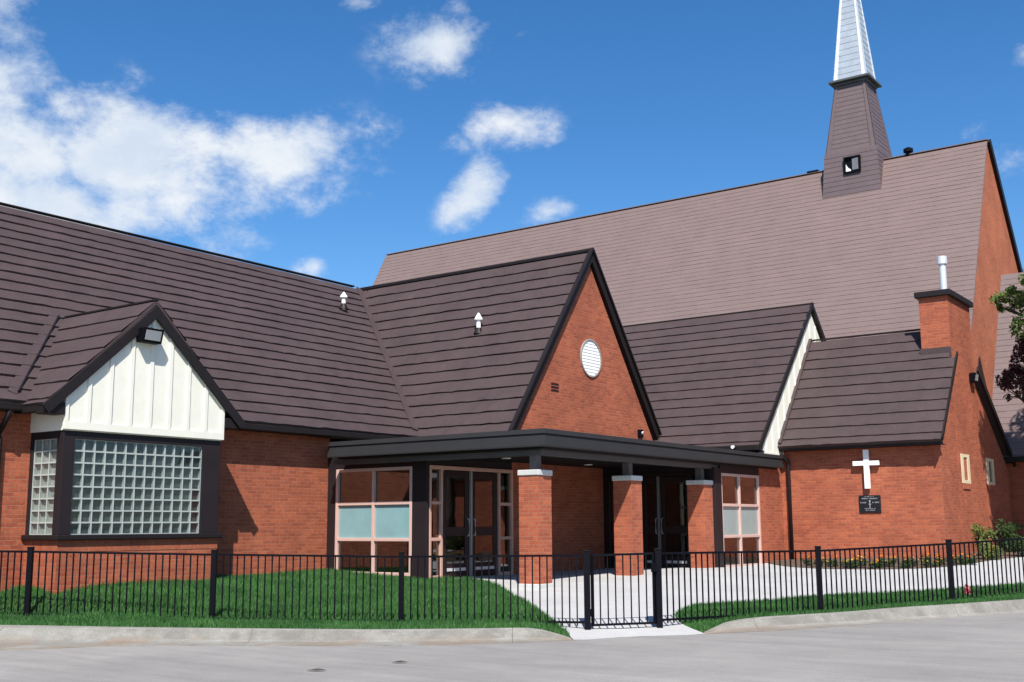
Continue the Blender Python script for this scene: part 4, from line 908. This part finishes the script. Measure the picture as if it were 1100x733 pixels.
m = MB(); p = b2; m.box(p.x - .02, p.x + .07, p.y - .05, p.y - .02, p.z - .32, p.z - .2); m.build('latch', BLACK, ga_, bevel=.008)
for dz in (.25, .85):
    m = MB(); p = a2; m.tube([(p.x - .035, p.y, p.z - dz - .05), (p.x - .035, p.y, p.z - dz + .05)], .022, 8); m.build('hinge', BLACK, ga_)
m = MB(); p = a2; m.box(p.x + .3, p.x + .34, p.y - .02, p.y + .02, p.z - .9, p.z - .88)

# ------------------------------------------------------------------ plants
def leaves(name, centres, radii, n, size, mat, root, flat=.6, seed=1, up=.3):
    r = np.random.default_rng(seed); c = np.asarray(centres, float); rad = np.asarray(radii, float)
    w = rad ** 2.2; idx = r.choice(len(c), n, p=w / w.sum())
    v = r.normal(size=(n, 3)); v /= np.linalg.norm(v, axis=1)[:, None]; rr = r.uniform(.25, 1, n) ** .6
    p = c[idx] + v * (rad[idx] * rr)[:, None] * np.array([1, 1, flat])
    nr = v * .6 + r.normal(size=(n, 3)) * .7 + np.array([0, 0, up]); nr /= np.linalg.norm(nr, axis=1)[:, None]
    t = np.cross(nr, r.normal(size=(n, 3))); t /= np.linalg.norm(t, axis=1)[:, None]; b = np.cross(nr, t)
    s = size * r.uniform(.55, 1.25, n)[:, None]
    V = np.stack([p - t * s, p - b * s * .45 + nr * s * .12, p + t * s, p + b * s * .45 + nr * s * .12], 1).reshape(-1, 3)
    return np_mesh(name, V, np.arange(4 * n).reshape(-1, 4), mat, root)
def tree(name, label, base, height, crown, mat, seed, nl, size, trunk_r, twigs=3, rmax=.75):
    t = thing(name, label, 'tree', base); r = random.Random(seed); B = Vector(base)
    m = MB(); top = B + Vector((r.uniform(-.2, .2), r.uniform(-.2, .2), height * .82))
    pts = [B + (top - B) * k + Vector((r.uniform(-.07, .07), r.uniform(-.07, .07), 0)) * (k > 0) for k in (-.02, .15, .35, .55, .75, 1)]
    m.tube(pts, [trunk_r * 1.35, trunk_r, trunk_r * .82, trunk_r * .6, trunk_r * .4, trunk_r * .15], 10); tr = m.build('trunk', BARK, t, smooth=True)
    cs = []; rs = []; m = MB()
    for (cx, cy, cz, rad) in crown:
        c = Vector((cx, cy, cz)); k = min(.85, max(.2, (cz - B.z - 1.0) / height)); st = B + (top - B) * k; mid = st.lerp(c, .5) + Vector((r.uniform(-.2, .2), r.uniform(-.2, .2), .2))
        m.tube([st, mid, c], [trunk_r * .35, trunk_r * .2, .02], 6)
        for q in range(twigs * 3):
            e = c + Vector((r.gauss(0, 1), r.gauss(0, 1), r.gauss(0, .7))).normalized() * rad * r.uniform(.35, 1.0)
            m.tube([mid.lerp(c, r.uniform(.4, 1)), e], [.022, .006], 4); cs.append(e); rs.append(rad * r.uniform(.2, .36) if rad < .75 else rad * r.uniform(.3, .5))
    m.build('limb', BARK, tr)
    leaves('crown', cs, rs, nl, size, mat, t, .75, seed)
    return t
tree('green_tree', 'green leafed tree at the right edge in front of the annex roof', (-4.7, 29.9, .35), 9.3,
     [(-4.9, 29.6, 6.3, 1.1), (-4.9, 29.9, 5.3, 1.0), (-4.6, 29.0, 7.2, 1.1), (-5.2, 30.4, 5.7, .9), (-5.4, 29.9, 7.2, .9), (-6.6, 31.2, 7.0, .5), (-6.75, 31.6, 6.7, .35), (-6.0, 30.7, 6.9, .5), (-5.3, 30.1, 7.2, .8), (-4.5, 29.7, 8.5, 1.1), (-4.0, 29.8, 8.4, 1.4), (-5.3, 30.2, 6.5, .8), (-4.0, 29.0, 6.9, 1.3), (-3.2, 30.6, 7.5, 1.3), (-4.6, 30.8, 7.2, 1.1), (-4.0, 30.0, 9.4, .9), (-4.2, 29.9, 5.6, 1.0)], GREENLEAF, 4, 32000, .085, .16)
tree('purple_tree', 'purple leafed tree at the right edge, lower than the green one', (-5.3, 30.9, .4), 5.8,
     [(-6.9, 31.5, 4.9, .35), (-4.9, 30.0, 4.2, .9), (-4.9, 29.6, 3.6, .8), (-6.65, 31.3, 4.85, .5), (-6.7, 31.6, 4.45, .4), (-6.3, 31.2, 5.1, .5), (-6.0, 30.7, 4.75, .6), (-5.6, 30.6, 5.3, .8), (-5.85, 30.9, 4.1, .6), (-5.2, 31.2, 4.7, 1.0), (-5.6, 30.5, 3.5, .6), (-4.6, 30.8, 5.0, 1.1), (-5.75, 30.6, 2.7, .5), (-5.2, 30.7, 2.9, .7), (-5.5, 31.0, 2.0, .5)], PURPLELEAF, 9, 22000, .062, .13)
def shrub(label, x, y, h, rad, mat, seed, n, size, name='shrub', cat='shrub'):
    z = gz(x, y); t = thing(name, label, cat, (x, y, z)); r = random.Random(seed); m = MB(); cs = []; rs = []
    for k in range(9):
        e = Vector((x + r.uniform(-1, 1) * rad * .8, y + r.uniform(-1, 1) * rad * .8, z + h * r.uniform(.45, .95))); m.tube([(x, y, z - .05), e], [.018, .005], 5); cs.append(e); rs.append(rad * r.uniform(.3, .55))
        cs.append(Vector((x, y, z)).lerp(e, .5)); rs.append(rad * .4)
    m.build('stems', BARK, t); leaves('foliage', cs, rs, n, size, mat, t, 1.0, seed); return t
shrub('tall yellow green shrub against the chapel end wall', -6.95, 28.3, .68, .28, SHRUBLEAF, 3, 1200, .04)
shrub('dark green shrub in the bed between chapel and annex', -6.9, 30.6, .7, .32, DARKSHRUB, 5, 1300, .045)
shrub('low light green plant at the foot of the yellow green shrub', -6.55, 27.2, .3, .26, SHRUBLEAF, 6, 700, .04, 'bedding_plant', 'plant')
shrub('low dark green plant at the right end of the flower bed', -6.0, 28.6, .45, .4, DARKSHRUB, 8, 1100, .045, 'bedding_plant', 'plant')
def marigold(petal, seed, h):
    r = random.Random(seed); t = thing('marigold', 'x', 'flower', (0, 0, 0), 'marigolds in the bed below the chapel wall')
    cs = [Vector((r.uniform(-.09, .09), r.uniform(-.09, .09), r.uniform(.05, h * .75))) for _ in range(8)]
    m = MB(); hs = []
    for k in range(5):
        e = Vector((r.uniform(-.12, .12), r.uniform(-.12, .12), h * r.uniform(.8, 1.15))); m.tube([(0, 0, -.03), e], [.006, .003], 4); hs.append(e)
    m.build('stems', DARKSHRUB, t); leaves('foliage', cs, [.08] * 8, 160, .035, DARKSHRUB, t, 1, seed)
    leaves('blossoms', hs[:3], [.032] * 3, 70, .022, petal, t, .6, seed + 1, 1.0); return t
protos = {'orange': [marigold(ORANGE, 21, .26), marigold(ORANGE, 22, .22)], 'yellow': [marigold(YELLOW, 23, .27), marigold(YELLOW, 24, .23)]}
used = set(); fr_ = random.Random(3)
for k in range(30):
    l = 6.6 + k * .118 + fr_.uniform(-.03, .03); d = 25.75 - 1.0 * min(1, k / 7) + (max(0, k - 20) * .03) + fr_.uniform(-.12, .25)
    c = 'yellow' if k in (2, 3, 5, 6, 8, 9, 13, 14, 19) else 'orange'; p0 = protos[c][k % 2]
    if p0.name in used: o = copy_tree(p0)
    else: o = p0; used.add(p0.name)
    x, y = w2(l, d); o.location = (x, y, gz(x, y) + .01); o.rotation_euler = (0, 0, fr_.uniform(0, 6)); s_ = fr_.uniform(.55, .88); o.scale = (s_, s_, s_)
    o['label'] = 'yellow marigold in the row below the chapel wall' if c == 'yellow' else 'orange marigold in the row below the chapel wall'
    o['group'] = c + ' marigolds below the chapel wall'
x, y = w2(7.75, 19.75); z = gz(x, y)
t = thing('pink_flower', 'pink flower standing in the grass by the fence at the right', 'flower', (x, y, z))
m = MB(); m.tube([(x, y, z - .03), (x, y, z + .1)], .008, 5); m.build('stem', DARKSHRUB, t)
leaves('petals', [(x, y, z + .08), (x + .01, y, z + .13), (x, y, z + .19)], [.055, .045, .03], 160, .03, PINK, t, 1, 77)
for i, (x, y, lab, s_) in enumerate(((-8.89, 8.71, 'dark leaf lying flat on the road, the nearer one', .06), (-8.63, 9.72, 'dark leaf lying flat on the road, the one nearer the kerb', .052))):
    l, d = ld(x, y); z = -.402 + .0118 * max(0, l - .2)
    m = MB(); pts = [(-1.6, 0, .004), (-.8, .5, .012), (.2, .62, .02), (1.1, .35, .014), (1.7, .0, .006), (1.0, -.42, .012), (0, -.6, .018), (-.9, -.42, .012)]
    a = math.atan2(RY[1], RY[0]); c, q = math.cos(a), math.sin(a)
    m.prism([(x + s_ * (px * c - py * q), y + s_ * (px * q + py * c), z + .003 + pz) for px, py, pz in pts], (0, 0, .004))
    tag(m.build('fallen_leaf', BARK, origin=(x, y, z)), lab, 'leaf')
